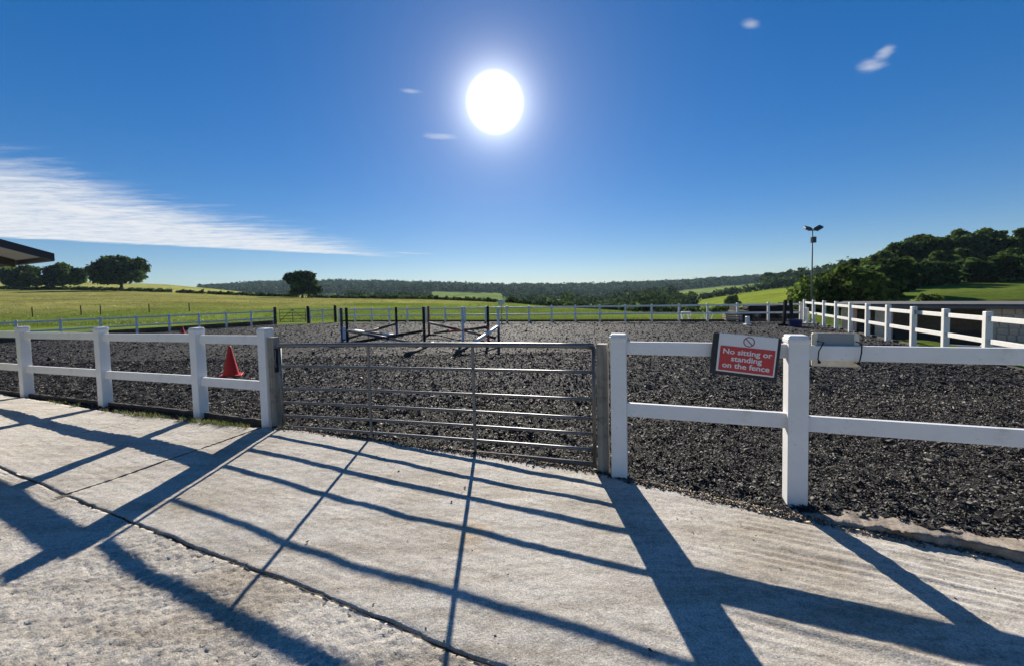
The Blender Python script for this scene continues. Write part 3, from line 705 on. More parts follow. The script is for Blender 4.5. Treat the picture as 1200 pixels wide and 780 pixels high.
# ------------------------------------------------------------------ jumps
def jump_stand(loc, h, mat, mat2, label, rz=-.35):
    root = empty('jump_stand', (*loc, 0), rz); tag(root, label, 'jump stand', 'jump stands in the arena')
    lo = h*.45
    link('upright', box_mesh('upright', (0, 0, (h+lo)/2), (.07, .07, h-lo), None, .006), mat, root)
    link('lower_upright', box_mesh('lower_upright', (0, 0, lo/2+.02), (.069, .069, lo-.04), None, .006), mat2, root)
    for r in (0, math.pi/2):
        link('foot', box_mesh('foot', (0, 0, .035 if r else .036), (.62, .07, .06), Matrix.Rotation(r, 3, 'Z'), .006), M['timber_dark'], root)
    link('pole_cup', box_mesh('pole_cup', (.0, -.06, .45), (.09, .05, .03), None, .004), M['galv'], root)
J = [((-6.10, 13.70), 1.26, 'navy', 'blue', 'blue and dark jump stand, leftmost of the front pair'),
     ((-5.87, 13.60), 1.26, 'black', 'black', 'black jump stand beside the blue one at the left of the crossed poles'),
     ((-4.72, 15.62), 1.19, 'black', 'blue', 'black jump stand with blue lower half in the rear of the left jump'),
     ((-3.03, 13.15), 1.24, 'black', 'black', 'tall black jump stand in the middle between the two jumps'),
     ((-3.42, 15.70), 1.20, 'red', 'red', 'rust red jump stand close behind the middle black stand'),
     ((-1.67, 12.90), 1.22, 'paleblue', 'paleblue', 'pale blue jump stand left of the gate brace'),
     ((-.82, 12.98), 1.22, 'black', 'red', 'dark jump stand with a red lower half near the pale stand'),
     ((-.46, 12.68), 1.20, 'paleblue', 'navy', 'pale jump stand with a dark foot, rightmost of all the stands')]
for l, h, m1, m2, lb in J: jump_stand(l, h, M[m1], M[m2], lb)
link('wing_board', box_mesh('wing_board', (.0, 0, .36), (.20, .02, .42), bar_rot(Vector((.23, -.1, 0)))), M['paleblue'])
wb = bpy.data.objects['wing_board']; wb.location = (-5.985, 13.65, 0); tag(wb, 'pale blue board fixed between the blue and the black jump stands', 'jump board')
def jump_pole(a, b, mats, label):
    a = Vector(a); b = Vector(b); root = empty('jump_pole', a); tag(root, label, 'jump pole', 'wooden poles of the practice jumps')
    n = len(mats)
    for i, mm in enumerate(mats):
        link('pole_band', tube_mesh('pole_band', [(b-a)*(i/n), (b-a)*((i+1)/n)], .048, 10), M[mm], root)
jump_pole((-6.02, 13.75, .47), (-4.62, 15.45, .05), ['signwhite', 'polewood', 'signwhite'], 'pale jump pole sloping down to the right from the blue stand')
jump_pole((-5.83, 13.52, .45), (-3.45, 13.02, .05), ['polewood', 'navy', 'polewood'], 'dark jump pole sloping down from the black stand at the left')
jump_pole((-3.08, 13.06, .42), (-5.55, 13.50, .05), ['black', 'timber_dark', 'black'], 'black jump pole sloping down to the left from the middle black stand')
jump_pole((-4.75, 15.55, .52), (-6.3, 14.2, .06), ['timber_dark', 'polewood', 'timber_dark'], 'brown jump pole sloping down to the left from the rear blue stand')
jump_pole((-3.40, 15.62, .52), (-.62, 13.7, .06), ['polewood', 'timber_dark', 'polewood', 'timber_dark'], 'long brown jump pole sloping down to the right from the rust red stand')
jump_pole((-.86, 13.06, .50), (-3.3, 16.2, .06), ['timber_dark', 'red', 'timber_dark'], 'dark jump pole sloping down to the left from the red banded stand')
jump_pole((-.50, 12.60, .54), (-1.53, 10.02, .05), ['signwhite', 'signwhite', 'timber_dark'], 'whitish jump pole leaning from the rightmost stand to the ground')
jump_pole((-2.66, 12.8, .05), (-2.88, 10.21, .05), ['polewood', 'timber_dark'], 'dark jump pole lying on the arena surface below the middle stand')

# ------------------------------------------------------------------ far arena fences
def far_fence(name_label, posts, h, rails, mat, w=.095, group='white fences round the far sides of the arena', boards=None, rh=.085):
    root = empty('rail_fence', (*posts[0], 0)); tag(root, name_label, 'fence', group)
    off = Vector((*posts[0], 0)); bm = bmesh.new(); add_box(bm, (0, 0, h/2-.15), (w, w, h+.3), bevel=.008); pm = bm_mesh('post', bm)
    for i, (x, y) in enumerate(posts):
        a = posts[max(i-1, 0)]; b = posts[min(i+1, len(posts)-1)]
        p = link('post', pm, mat, root); p.location = Vector((x, y, 0))-off; p.rotation_euler = (0, 0, math.atan2(b[1]-a[1], b[0]-a[0]))
    for p, q in zip(posts[:-1], posts[1:]):
        d = Vector((q[0]-p[0], q[1]-p[1], 0)).normalized()*(w/2+.001)
        for z in rails: rail_between('rail', Vector((*p, z))-off+d, Vector((*q, z))-off-d, rh, .035, mat, root, .003)
    return root
def line(p, q, n): return [tuple(np.array(p)+(np.array(q)-np.array(p))*i/(n-1)) for i in range(n)]
RB = (14.0, 18.35); RF = (6.9, 1.3)
def rp(k): return (14.0-.495*k, 18.35-1.185*k)
far_fence('white post and rail fence running up the right side of the arena', [rp(k) for k in range(0, 15)], 1.04, (.90, .45), M['white_far'], .108, rh=.095)
nb = 20
far_fence('white post and rail fence along the far side of the arena behind the jumps', line((13.87, 18.43), (-11.9, 26.3), nb+1), .92, (.82, .42), M['white_far'])
far_fence('white post and rail fence between the far side and the dark gate', line((-12.1, 26.2), (-13.45, 25.55), 3), .92, (.82, .42), M['white_far'])
far_fence('white post and rail fence along the left arena side before the meadow', line((-15.6, 25.15), (-26.5, 12.3), 14), .95, (.85, .42), M['white_far'])
def board_line(label, a, b, z0, z1, n):
    root = empty('kickboard', (*a, 0)); tag(root, label, 'kickboard', 'dark boards edging the arena')
    P = line(a, b, n+1)
    for p, q in zip(P[:-1], P[1:]):
        rail_between('board', Vector((*p, (z0+z1)/2))-Vector((*a, 0)), Vector((*q, (z0+z1)/2))-Vector((*a, 0)), z1-z0, .04, M['timber_dark'], root)
board_line('dark low boards along the foot of the far white fence', (13.85, 18.58), (-12.0, 26.45), -.2, .10, 12)
board_line('dark boards along the foot of the left arena fence', (-15.7, 25.3), (-26.6, 12.45), -.2, .25, 8)
board_line('dark boards along the foot of the right arena fence', (14.12, 18.3), (6.9, 1.1), -.6, .03, 8)
# field gate at the far left corner
def far_gate():
    a = Vector((-15.35, 25.2, 0)); b = Vector((-13.6, 25.45, 0)); root = empty('field_gate', a); tag(root, 'thin brown metal gate with diagonal braces between dark posts at the far left corner', 'gate')
    d = b-a
    for z in (.12, .32, .52, .72, .95): link('bar', tube_mesh('bar', [Vector((0, 0, z))+d*.05, Vector((0, 0, z))+d*.95], .018, 6), M['rust'], root)
    for q in (.05, .5, .95): link('stile', tube_mesh('stile', [d*q+Vector((0, 0, .1)), d*q+Vector((0, 0, .97))], .022, 6), M['rust'], root)
    for q in (.05, .95): link('brace', tube_mesh('brace', [d*q+Vector((0, 0, .2)), d*.5+Vector((0, 0, .95))], .018, 6), M['rust'], root)
far_gate()
for p, lb, mm in (((-15.5, 25.1), 'dark green gate post at the left of the far brown gate', 'timber_dark'), ((-13.5, 25.4), 'dark gate post at the right of the far brown gate', 'black'), ((-11.98, 26.0), 'short black post at the far corner behind the jump stands', 'black')):
    o = link('wooden_post', box_mesh('wooden_post', (0, 0, .5), (.13, .13, 1.25), None, .01), M[mm]); o.location = (*p, 0); tag(o, lb, 'post')
# small notice board above the far fence
nbd = empty('notice_board', (-.62, 22.9, 0)); tag(nbd, 'small pale yellow notice board standing above the far white fence', 'notice board')
link('board_panel', box_mesh('board_panel', (0, 0, 1.12), (.40, .03, .32), None, .004), material('pale_yellow_board', (.80, .78, .50), .6, var=(.75, .72, .48), vscale=4), nbd); link('stake', box_mesh('stake', (0, .04, .47), (.06, .05, 1.3)), M['timber'], nbd)
# white plate on a right fence post
x, y = rp(7); wp = link('white_plate', box_mesh('white_plate', (0, 0, 0), (.24, .03, .2), None, .004), M['signwhite']); wp.location = (x-.09, y-.09, .95); wp.rotation_euler = (0, 0, R(40)); tag(wp, 'square white plate fixed to a post of the right fence', 'plate')

# far right corner clutter
def corner():
    root = empty('flat_trailer', (13.5, 20.5, .0)); tag(root, 'long dark trailer stacked with black sheeting behind the far right fence corner', 'trailer')
    root.rotation_euler = (0, 0, -.27)
    link('deck', box_mesh('deck', (0, 0, .36), (3.2, 1.3, .16), None, .02), M['black'], root)
    bm = bmesh.new(); add_box(bm, (.1, 0, .57), (2.0, 1.1, .25), bevel=.08, seg=3)
    bmesh.ops.subdivide_edges(bm, edges=bm.edges[:], cuts=3)
    for v in bm.verts: v.co += Vector((random.gauss(0, .02), random.gauss(0, .02), random.gauss(0, .02)))
    link('sheeting', bm_mesh('sheeting', bm), M['sheet'], root)
    link('skirt_panel', box_mesh('skirt_panel', (0, -.55, .15), (3.1, .06, .26), None, .005), M['black'], root)
    link('headboard', box_mesh('headboard', (-1.5, 0, .58), (.08, 1.2, .28), None, .01), M['black'], root)
    for sx in (-.6, .6):
        for sy in (-.7, .7):
            w = link('wheel', tube_mesh('wheel', [(sx, sy-.08, .2), (sx, sy+.08, .2)], .2, 18), M['rubber'], root)
            link('hub', tube_mesh('hub', [(sx, sy-.09, .2), (sx, sy+.09, .2)], .09, 12), M['galv'], w)
    for q, (px, py), lb in ((0, (11.62, 16.4), 'black jump stand leaning in the far right corner, left of its twin'), (1, (12.05, 16.5), 'black jump stand leaning in the far right corner, right of its twin')):
        s = empty('stacked_stand', (px, py, 0)); tag(s, lb, 'jump stand'); s.rotation_euler = (0, R(4-7*q), 0)
        link('upright', box_mesh('upright', (0, 0, .55), (.10, .10, 1.1), None, .006), M['black'], s); link('foot', box_mesh('foot', (0, 0, .04), (.5, .08, .08), None, .006), M['black'], s)
    t = empty('blue_tub', (11.75, 15.9, 0)); t.scale = (.72, .75, .8); tag(t, 'dark blue plastic tub at the foot of the black stands in the far corner', 'tub')
    bm = bmesh.new(); n = 20; prof = [(.0, .0), (.27, .0), (.33, .33), (.36, .34), (.36, .36), (.31, .35), (.25, .05), (0, .05)]
    rg = [[bm.verts.new((1.1*r*math.cos(2*math.pi*i/n), r*math.sin(2*math.pi*i/n), z)) for i in range(n)] for r, z in prof[1:-1]]
    for A, B in zip(rg[:-1], rg[1:]):
        for i in range(n): bm.faces.new((A[i], A[(i+1) % n], B[(i+1) % n], B[i]))
    bm.faces.new(rg[-1]); bm.faces.new(rg[0])
    link('tub_body', bm_mesh('tub_body', bm), M['navyblue'], t)
    link('tub_handle', tube_mesh('tub_handle', [(-.37, 0, .34), (-.44, 0, .30), (-.42, .0, .24), (-.34, 0, .25)], .015, 6), M['navy'], t)
    p = empty('marker_post', (10.5, 17.1, 0)); tag(p, 'short stout white marker post left of the dark trailer', 'marker post')
    link('post_body', box_mesh('post_body', (0, 0, .19), (.15, .12, .38), None, .01), M['white_far'], p); link('base', box_mesh('base', (0, 0, .02), (.26, .2, .04), None, .006), M['white_far'], p)
    p2 = empty('marker_post', (13.3, 17.3, 0)); tag(p2, 'slim white marker post at the end of the right fence', 'marker post')
    link('post_body', box_mesh('post_body', (0, 0, .35), (.10, .10, .7), None, .01), M['white_far'], p2); link('base', box_mesh('base', (0, 0, .02), (.26, .2, .04), None, .006), M['white_far'], p2)
    for k, ((tx, ty), lb) in enumerate((((9.2, 20.3), 'white trestle on the grass behind the far fence, left one'), ((10.55, 20.6), 'white trestle on the grass behind the far fence, right one'))):
        s = empty('trestle', (tx, ty, tz(tx, ty)), .2+.5*k); tag(s, lb, 'trestle')
        link('beam', box_mesh('beam', (0, 0, .50), (.5, .09, .06), None, .006), M['white_far'], s)
        for sx in (-.2, .2):
            for sy in (-1, 1): link('leg', box_mesh('leg', (sx, sy*.1, .24), (.06, .05, .52), Matrix.Rotation(-sy*.32, 3, 'X'), .004), M['white_far'], s)
    c = empty('wooden_crate', (11.15, 19.4, 0), -.2); tag(c, 'low slatted wooden crate behind the far fence beside the trailer', 'crate')
    for z in (.10, .22, .34):
        for sy in (-.25, .25): link('slat', box_mesh('slat', (0, sy, z), (.75, .02, .08)), M['polewood'], c)
        for sx in (-.37, .37): link('slat', box_mesh('slat', (sx, 0, z), (.02, .46, .08)), M['polewood'], c)
    for sx in (-.34, .34):
        for sy in (-.22, .22): link('corner_block', box_mesh('corner_block', (sx, sy, .2), (.05, .05, .4)), M['polewood'], c)
corner()

# ------------------------------------------------------------------ stables on the lower yard, right
def stables():
    root = empty('stable_block', (19.5, 24, -1.55), 0); tag(root, 'long low stable block with dark openings and flat felt roof beyond the right fence', 'stable')
    yaw = R(-47); root.rotation_euler = (0, 0, yaw)
    # local x along the front, front faces -y
    def b(name, c, s, m, par=root, bev=.01): return link(name, box_mesh(name, c, s, None, bev), m, par)
    L0, L1, Hh = .85, 22, 1.95
    b('roof', ((L0+L1)/2, 2.1, Hh+.10), (L1-L0+.8, 5.2, .16), M['felt']); b('fascia', ((L0+L1)/2, -.52, Hh+.02), (L1-L0+.82, .05, .15), material('grey_fascia', (.13, .125, .125), .8, var=(.10, .10, .10), vscale=2))
    b('rear_wall', ((L0+L1)/2, 4.4, Hh/2), (L1-L0, .2, Hh), M['stonewall'])
    b('side_wall', (L0+.1, 2.15, Hh/2), (.2, 4.3, Hh), M['stonewall']); b('side_wall', (L1-.1, 2.15, Hh/2), (.2, 4.3, Hh), M['stonewall'])
    b('floor', ((L0+L1)/2, 2.0, .02), (L1-L0, 4.6, .04), M['dirt'])
    for x0, x1, mm in ((.88, 1.35, 'stonewall'), (1.38, 1.57, 'brickpink'), (2.36, 2.80, 'stonewall'), (2.83, 3.10, 'brickpink'), (3.85, 4.0, 'inside'), (5.1, 5.25, 'inside'), (6.4, 9.6, 'stonewall'), (12, 15, 'stonewall'), (18, 21.7, 'stonewall')):
        p = b('pier', ((x0+x1)/2, 0, Hh/2), (x1-x0, .3, Hh), M[mm])
        if mm == 'stonewall' and x1-x0 > 1:
            # courses of rough stone standing proud of the render
            for r in range(6):
                xx = x0+.05+random.random()*.1
                while xx < x1-.25:
                    w = random.uniform(.18, .38); h = Hh/6-.03
                    o = link('stone', box_mesh('stone', (0, 0, 0), (w, .08, h), None, .02), M['stonewall'], p); o.location = (xx+w/2, -.16-random.random()*.02, (r+.5)*Hh/6-.01); xx += w+.03
    for x0, x1 in ((1.6, 2.33), (3.12, 3.83), (4.02, 5.08), (5.27, 6.38)):
        dr = b('half_door', ((x0+x1)/2, -.02, .40), (x1-x0-.02, .06, .75), M['inside'])
        b('door_rail', ((x0+x1)/2, -.07, .72), (x1-x0-.04, .03, .08), M['timber_dark'], dr)
    far_fence('low grey fence in the shade in front of the stable openings', [(15.3+.95*k, 17.6-.95*k) for k in range(0, 8)], .75, (.66, .34), M['white_far'], .09, 'fences in the lower yard').location.z = -1.5
stables()

# ------------------------------------------------------------------ floodlight mast
def mast():
    root = empty('floodlight_mast', (18.75, 24.0, -1.2)); tag(root, 'slim grey floodlight mast with two lamps behind the right fence corner', 'floodlight')
    zt = 6.36
    link('pole', tube_mesh('pole', [(0, 0, 0), (0, 0, 3), (0, 0, zt)], [.055, .042, .032], 10), M['pole_grey'], root)
    link('crossbar', tube_mesh('crossbar', [(-.28, 0, zt-.03), (.28, 0, zt-.03)], .025, 8), M['pole_grey'], root)
    link('control_box', box_mesh('control_box', (0, -.09, zt-.62), (.26, .16, .36), None, .01), M['lamp'], root)
    for sx, tl in ((-1, .25), (1, -.5)):
        rt = Matrix.Rotation(tl, 3, 'Y') @ Matrix.Rotation(R(35), 3, 'X')
        l = link('floodlight', box_mesh('floodlight', (0, 0, 0), (.44, .30, .14), rt, .02), M['lamp'], root); l.location = (sx*.32, -.05, zt+.10)
        link('lens', box_mesh('lens', rt @ Vector((0, 0, -.075)), (.38, .25, .012), rt), M['glass'], l)
        link('bracket', tube_mesh('bracket', [(0, .02, -.13), (0, 0, .0)], .02, 6), M['lamp'], l)
mast()

# ------------------------------------------------------------------ barn eave, left
def barn():
    c = Vector((-5.9, 5.0, 2.215)); E1 = Vector((.925, -.38, 0)); E2 = Vector((.38, .925, 0))
    root = empty('open_barn', (c.x, c.y, 0)); tag(root, 'open fronted shed with dark eaves, its roof corner reaching in from the left edge', 'shed')
    sl = math.tan(R(17.5)); c0 = c-Vector((c.x, c.y, 0))
    def P(a, b, dz=0): return c0-E1*a-E2*b+Vector((0, 0, b*sl+dz))
    def slab(name, a0, a1, b0, b1, z0, z1, mat):
        bm = bmesh.new(); v = [bm.verts.new(P(a, b, z)) for z in (z0, z1) for a, b in ((a0, b0), (a1, b0), (a1, b1), (a0, b1))]
        for q in ((0, 1, 2, 3), (4, 5, 6, 7), (0, 1, 5, 4), (1, 2, 6, 5), (2, 3, 7, 6), (3, 0, 4, 7)): bm.faces.new([v[i] for i in q])
        return link(name, bm_mesh(name, bm), mat, root)
    slab('roof', 0.03, 8, 0.03, 5.5, .0, .035, M['soffit'])
    slab('roof_edge', 0.0, .028, 0.0, 5.5, -.05, .045, M['eave']); slab('fascia', 0.03, 8, .0, .028, -.055, .045, M['eave'])
    for a in np.arange(1.0, 8, 1.2): slab('rafter', a, a+.05, .05, 5.5, -.10, -.002, M['timber_dark'])
    for b_ in (.9, 2.2, 3.5): slab('purlin', .06, 8, b_, b_+.05, -.16, -.102, M['timber_dark'])
    for a in (3.4, 6.4):
        link('support_post', box_mesh('support_post', P(a, .35)-Vector((0, 0, P(a, .35).z/2+.2)), (.12, .12, P(a, .35).z+.2), bar_rot(E1)), M['timber'], root)
        link('support_post', box_mesh('support_post', P(a, 5.2)-Vector((0, 0, P(a, 5.2).z/2+.2)), (.12, .12, P(a, 5.2).z+.2), bar_rot(E1)), M['timber'], root)
barn()

# ------------------------------------------------------------------ trees and hedges
def leaf_cloud(cen, rad, n, size, tint, tint2, flat=.8, shell=.55, jitter=.25):
    cen = np.asarray(cen, float); rad = np.asarray(rad, float); vol = (rad.prod(1))**(2/3); p = vol/vol.sum()
    k = rng.choice(len(cen), n, p=p)
    d = rng.standard_normal((n, 3)); d /= np.linalg.norm(d, axis=1)[:, None]
    r = (shell+(1-shell)*rng.random(n)**.6)+jitter*rng.standard_normal(n)*.4
    P = cen[k]+d*rad[k]*np.minimum(r, 1.12)[:, None]
    nrm = d*.7+rng.standard_normal((n, 3))*.7; nrm[:, 2] += .35; nrm /= np.linalg.norm(nrm, axis=1)[:, None]
    t = np.cross(nrm, rng.standard_normal((n, 3))); t /= np.linalg.norm(t, axis=1)[:, None]; b = np.cross(nrm, t)
    s = (size*np.exp(.35*rng.standard_normal(n)))[:, None]; w = s*flat
    j = lambda: 1+.5*(rng.random((n, 1))-.5)
    V = np.stack([P-t*s*j(), P-b*w*j()+nrm*s*.2, P+t*s*j(), P+b*w*j()+nrm*s*.2], 1).reshape(-1, 3)
    F = np.arange(4*n).reshape(n, 4)
    q = rng.random((n, 1)); ck = rng.random(len(cen))[k][:, None]; C = (np.array(tint)*(1-q)+np.array(tint2)*q)*(.55+.9*ck)*np.exp(.38*rng.standard_normal((n, 1)))
    return V, F, np.repeat(C, 4, 0)
def crown_blobs(h, w, base, n, top=1.0, spread=1.0):
    cen = []; rad = []
    for i in range(n):
        q = random.random(); z = base+(h-base)*(.12+.80*q); prof = math.sqrt(max(.05, 1-((q-.42)/.62)**2))
        a = random.random()*6.283; rr = w*.5*prof*math.sqrt(random.random())*.82*spread
        r = w*random.uniform(.11, .20); cen.append((rr*math.cos(a), rr*math.sin(a), z)); rad.append((r, r, r*.72))
    cen.append((0, 0, base+(h-base)*.5)); rad.append((w*.26, w*.26, (h-base)*.36))
    return cen, rad
def tree_meshes(h, w, trunk_h, n_leaf, size, tints, blobs=26, base=None, limbs=7):
    base = trunk_h*.8 if base is None else base
    cen, rad = crown_blobs(h, w, base, blobs)
    V, F, C = leaf_cloud(cen, rad, n_leaf, size, *tints)
    cm = arr_mesh('crown', V, F, C)
    tm = tube_mesh('trunk', [(0, 0, -.4), (0, 0, .15), (w*.01, 0, trunk_h*.6), (0, w*.012, trunk_h), (-w*.02, 0, h*.6), (0, 0, h*.8)], [w*.05, w*.036, w*.028, w*.024, w*.014, w*.004], 9)
    lm = []
    for k in range(limbs):
        a = k*2.4+random.random(); z0 = trunk_h*random.uniform(.65, 1.25); c = cen[k % len(cen)]; tgt = Vector(c); s0 = Vector((0, 0, z0)); mid = s0.lerp(tgt, .55)+Vector((0, 0, -.06*h))*random.random()
        lm.append(tube_mesh('limb', [s0, mid, tgt], [w*.018, w*.011, w*.003], 6))
    return cm, tm, lm
def make_tree(name, label, loc, meshes, rz=0, sc_=(1, 1, 1), group=None, cat='tree'):
    root = empty(name, loc, rz); root.scale = sc_; tag(root, label, cat, group)
    cm, tm, lm = meshes
    t = link('trunk', tm, M['bark'], root)
    for q in lm: link('limb', q, M['bark'], t)
    link('crown', cm, M['leaf'], root)
    return root
OAK = ((.035, .062, .018), (.065, .10, .026)); DARK = ((.030, .056, .018), (.06, .096, .024)); MID = ((.052, .088, .018), (.10, .14, .026)); LIGHT = ((.07, .11, .025), (.12, .16, .035))
def X(px, y): return (px-600)/450*y
# four free-standing field trees on the left
for px, y, h, w, nl, lb in ((144, 118, 10.4, 13.6, 8500, 'large spreading oak with flat top, rightmost of three by the left hedge'),
                            (77, 124, 8.0, 11.0, 6500, 'broad dark oak in the middle of the three by the left hedge'),
                            (28, 114, 7.2, 9.2, 5500, 'rounded oak at the left end of the hedge, under the shed roof'),
                            (-75, 118, 10, 16, 2500, 'broad oak on the hedge line farther left')):
    x = X(px, y)
    make_tree('oak_tree', lb, (x, y, tz(x, y)-.1), tree_meshes(h, w, h*.27, nl, .40, OAK, 34, h*.21), random.random()*6, cat='tree')
y = 96; x = X(355, y); make_tree('field_tree', 'single dense round tree at the hedge in the middle of the left field', (x, y, tz(x, y)-.1), tree_meshes(6.3, 9.0, 1.4, 6000, .30, DARK, 26, .6))
# big dark trees of the wood on the right
VAR = [tree_meshes(10, 8.5, 2.8, 9000, .29, DARK, 34, 1.2), tree_meshes(11, 7.5, 3.6, 8000, .29, DARK, 30, 2.0), tree_meshes(9, 9, 2.4, 9500, .29, MID, 34, .6), tree_meshes(12, 6.8, 6.0, 3000, .29, MID, 17, 4.8)]
RW = [(968, 78, 0, .52), (990, 72, 2, .62), (1010, 74, 1, .60), (1030, 70, 2, .74), (1046, 76, 0, .80), (1062, 72, 1, .86), (1078, 80, 3, .90), (1093, 70, 0, .84), (1108, 76, 1, .90), (1122, 82, 3, .98), (1138, 72, 0, .90), (1152, 80, 3, .95), (1168, 72, 1, .82), (1184, 78, 0, .92), (1200, 72, 3, .84),
      (1222, 72, 0, .9), (1255, 76, 1, .9), (1045, 96, 1, .9), (1085, 98, 0, 1.0), (1130, 98, 1, 1.05), (1175, 96, 0, 1.0), (1020, 66, 2, .5), (1060, 64, 2, .55), (1100, 63, 2, .6), (1140, 64, 2, .55), (1180, 64, 2, .6)]
for i, (px, y, v, s) in enumerate(RW):
    x = X(px, y); make_tree('broadleaf_tree', ('dark round crowned tree in the dense wood on the right slope', 'tall dark oval crowned tree in the dense wood on the right slope', 'low bushy mid green tree at the front of the right wood', 'tall thin crowned tree standing above the skyline of the right wood')[v], (x, y, tz(x, y)-.2), VAR[v], random.random()*6, (s*random.uniform(.9, 1.15), s*random.uniform(.9, 1.15), s), 'trees of the wood on the right')
# bushy tree in front of the wood, with two smaller bushes
y = 36; x = X(982, y); make_tree('bushy_tree', 'wide bushy tree with leaves to the ground beside the floodlight mast', (x, y, tz(x, y)-.3), tree_meshes(3.75, 8.0, .9, 13000, .17, MID, 36, -.2))
y = 41; x = X(1035, y); make_tree('bushy_tree', 'dark bushy tree right behind the wide one at the wood edge', (x, y, tz(x, y)-.3), tree_meshes(4.0, 6.0, 1.2, 7500, .19, DARK, 26, 0))
def bush(px, y, h, w, n, size, tints, label, group=None, dz=-.1):
    x = X(px, y); root = empty('bush', (x, y, tz(x, y)+dz)); tag(root, label, 'bush', group)
    cen, rad = crown_blobs(h, w, -.1, 10); V, F, C = leaf_cloud(cen, rad, n, size, *tints); link('foliage', arr_mesh('foliage', V, F, C), M['leaf'], root)
    link('stem', tube_mesh('stem', [(0, 0, -.1), (0, 0, h*.5)], [.05, .02], 6), M['bark'], root)
bush(1048, 33, 1.5, 2.6, 1300, .14, LIGHT, 'light green bush at the left end of the grass bank')
bush(1085, 33, 1.0, 2.4, 1000, .13, LIGHT, 'low leafy bush on the grass bank above the stable roof')
for px in (1010, 1040, 1070, 1105, 1140, 1175, 1210, 1250): bush(px, 49+random.random()*4, 3.2, 5.5, 900, .34, DARK, 'dark undergrowth bush below the trees of the right wood', 'undergrowth bushes of the right wood')
bush(858, 105, 4.2, 4.6, 700, .32, LIGHT, 'small light green tree alone on the right hill field')
def hedge(label, P, h, w, n_per_m, size, tints, top=.25):
    root = empty('hedge', (*P[0], tz(*P[0]))); tag(root, label, 'hedge')
    cen = []; rad = []
    for a, b in zip(P[:-1], P[1:]):
        L_ = math.dist(a, b); k = max(2, int(L_/(w*.7)))
        for i in range(k):
            q = (i+random.random()*.6)/k; x = a[0]+(b[0]-a[0])*q; y = a[1]+(b[1]-a[1])*q; hh = h*(1+random.uniform(-top, top)); z = tz(x, y)
            cen.append((x-P[0][0], y-P[0][1], z-root.location.z+hh*.45)); rad.append((w*.6, w*.6, hh*.55))
    tot = sum(math.dist(a, b) for a, b in zip(P[:-1], P[1:]))
    V, F, C = leaf_cloud(cen, rad, int(tot*n_per_m), size, *tints, shell=.3); link('foliage', arr_mesh('foliage', V, F, C), M['leaf'], root)
    bm = bmesh.new()
    for c in cen[::3]: add_tube(bm, [(c[0], c[1], c[2]-.7*h), (c[0], c[1], c[2])], [.06, .03], 5)
    tag(link('stems', bm_mesh('stems', bm), M['bark'], root), kind='stuff')
def hp(l): return [(X(p, y), y) for p, y in l]
hedge('trimmed dark hedge below the three oaks at the far left', hp([(-240, 121), (-100, 121), (0, 120), (60, 120), (120, 119), (205, 118)]), 1.0, 1.5, 50, .26, DARK)
hedge('short trimmed hedge between two gaps in the left field', hp([(209, 118), (240, 117)]), .95, 1.4, 50, .26, DARK)
hedge('trimmed hedge running right from the gap to the round tree', hp([(247, 117), (300, 110), (350, 104)]), .95, 1.4, 50, .26, DARK)
hedge('low hedge running from the round tree to the valley behind the far fence', hp([(362, 103), (420, 100), (480, 97), (540, 90), (584, 83)]), .8, 1.3, 46, .24, DARK)
hedge('dark hedge in the dip behind the far fence, right of the notice board', hp([(592, 82), (640, 74), (700, 66), (760, 58), (820, 50)]), 1.1, 1.8, 60, .22, DARK)
hedge('ragged hedge at the foot of the right hill field', hp([(760, 72), (800, 66), (850, 60), (905, 56), (950, 54)]), 1.2, 2.0, 60, .22, MID, .35)
hedge('thick bushy hedge along the top of the right hill field', hp([(800, 235), (840, 228), (880, 222), (920, 216), (965, 210)]), 4.8, 6, 50, .55, DARK, .35)
hedge('bushy hedgerow at the left foot of the right hill field', hp([(760, 190), (790, 180), (815, 165)]), 4.2, 5, 44, .5, MID, .5)
hedge('thin dark tree line on the skyline of the left hill', hp([(150, 300), (200, 292), (270, 285)]), 3.2, 4.5, 14, .8, DARK, .4)
hedge('hedge crossing the pale field in the middle distance', hp([(520, 330), (555, 345), (580, 370)]), 4, 5, 12, .9, DARK, .5)

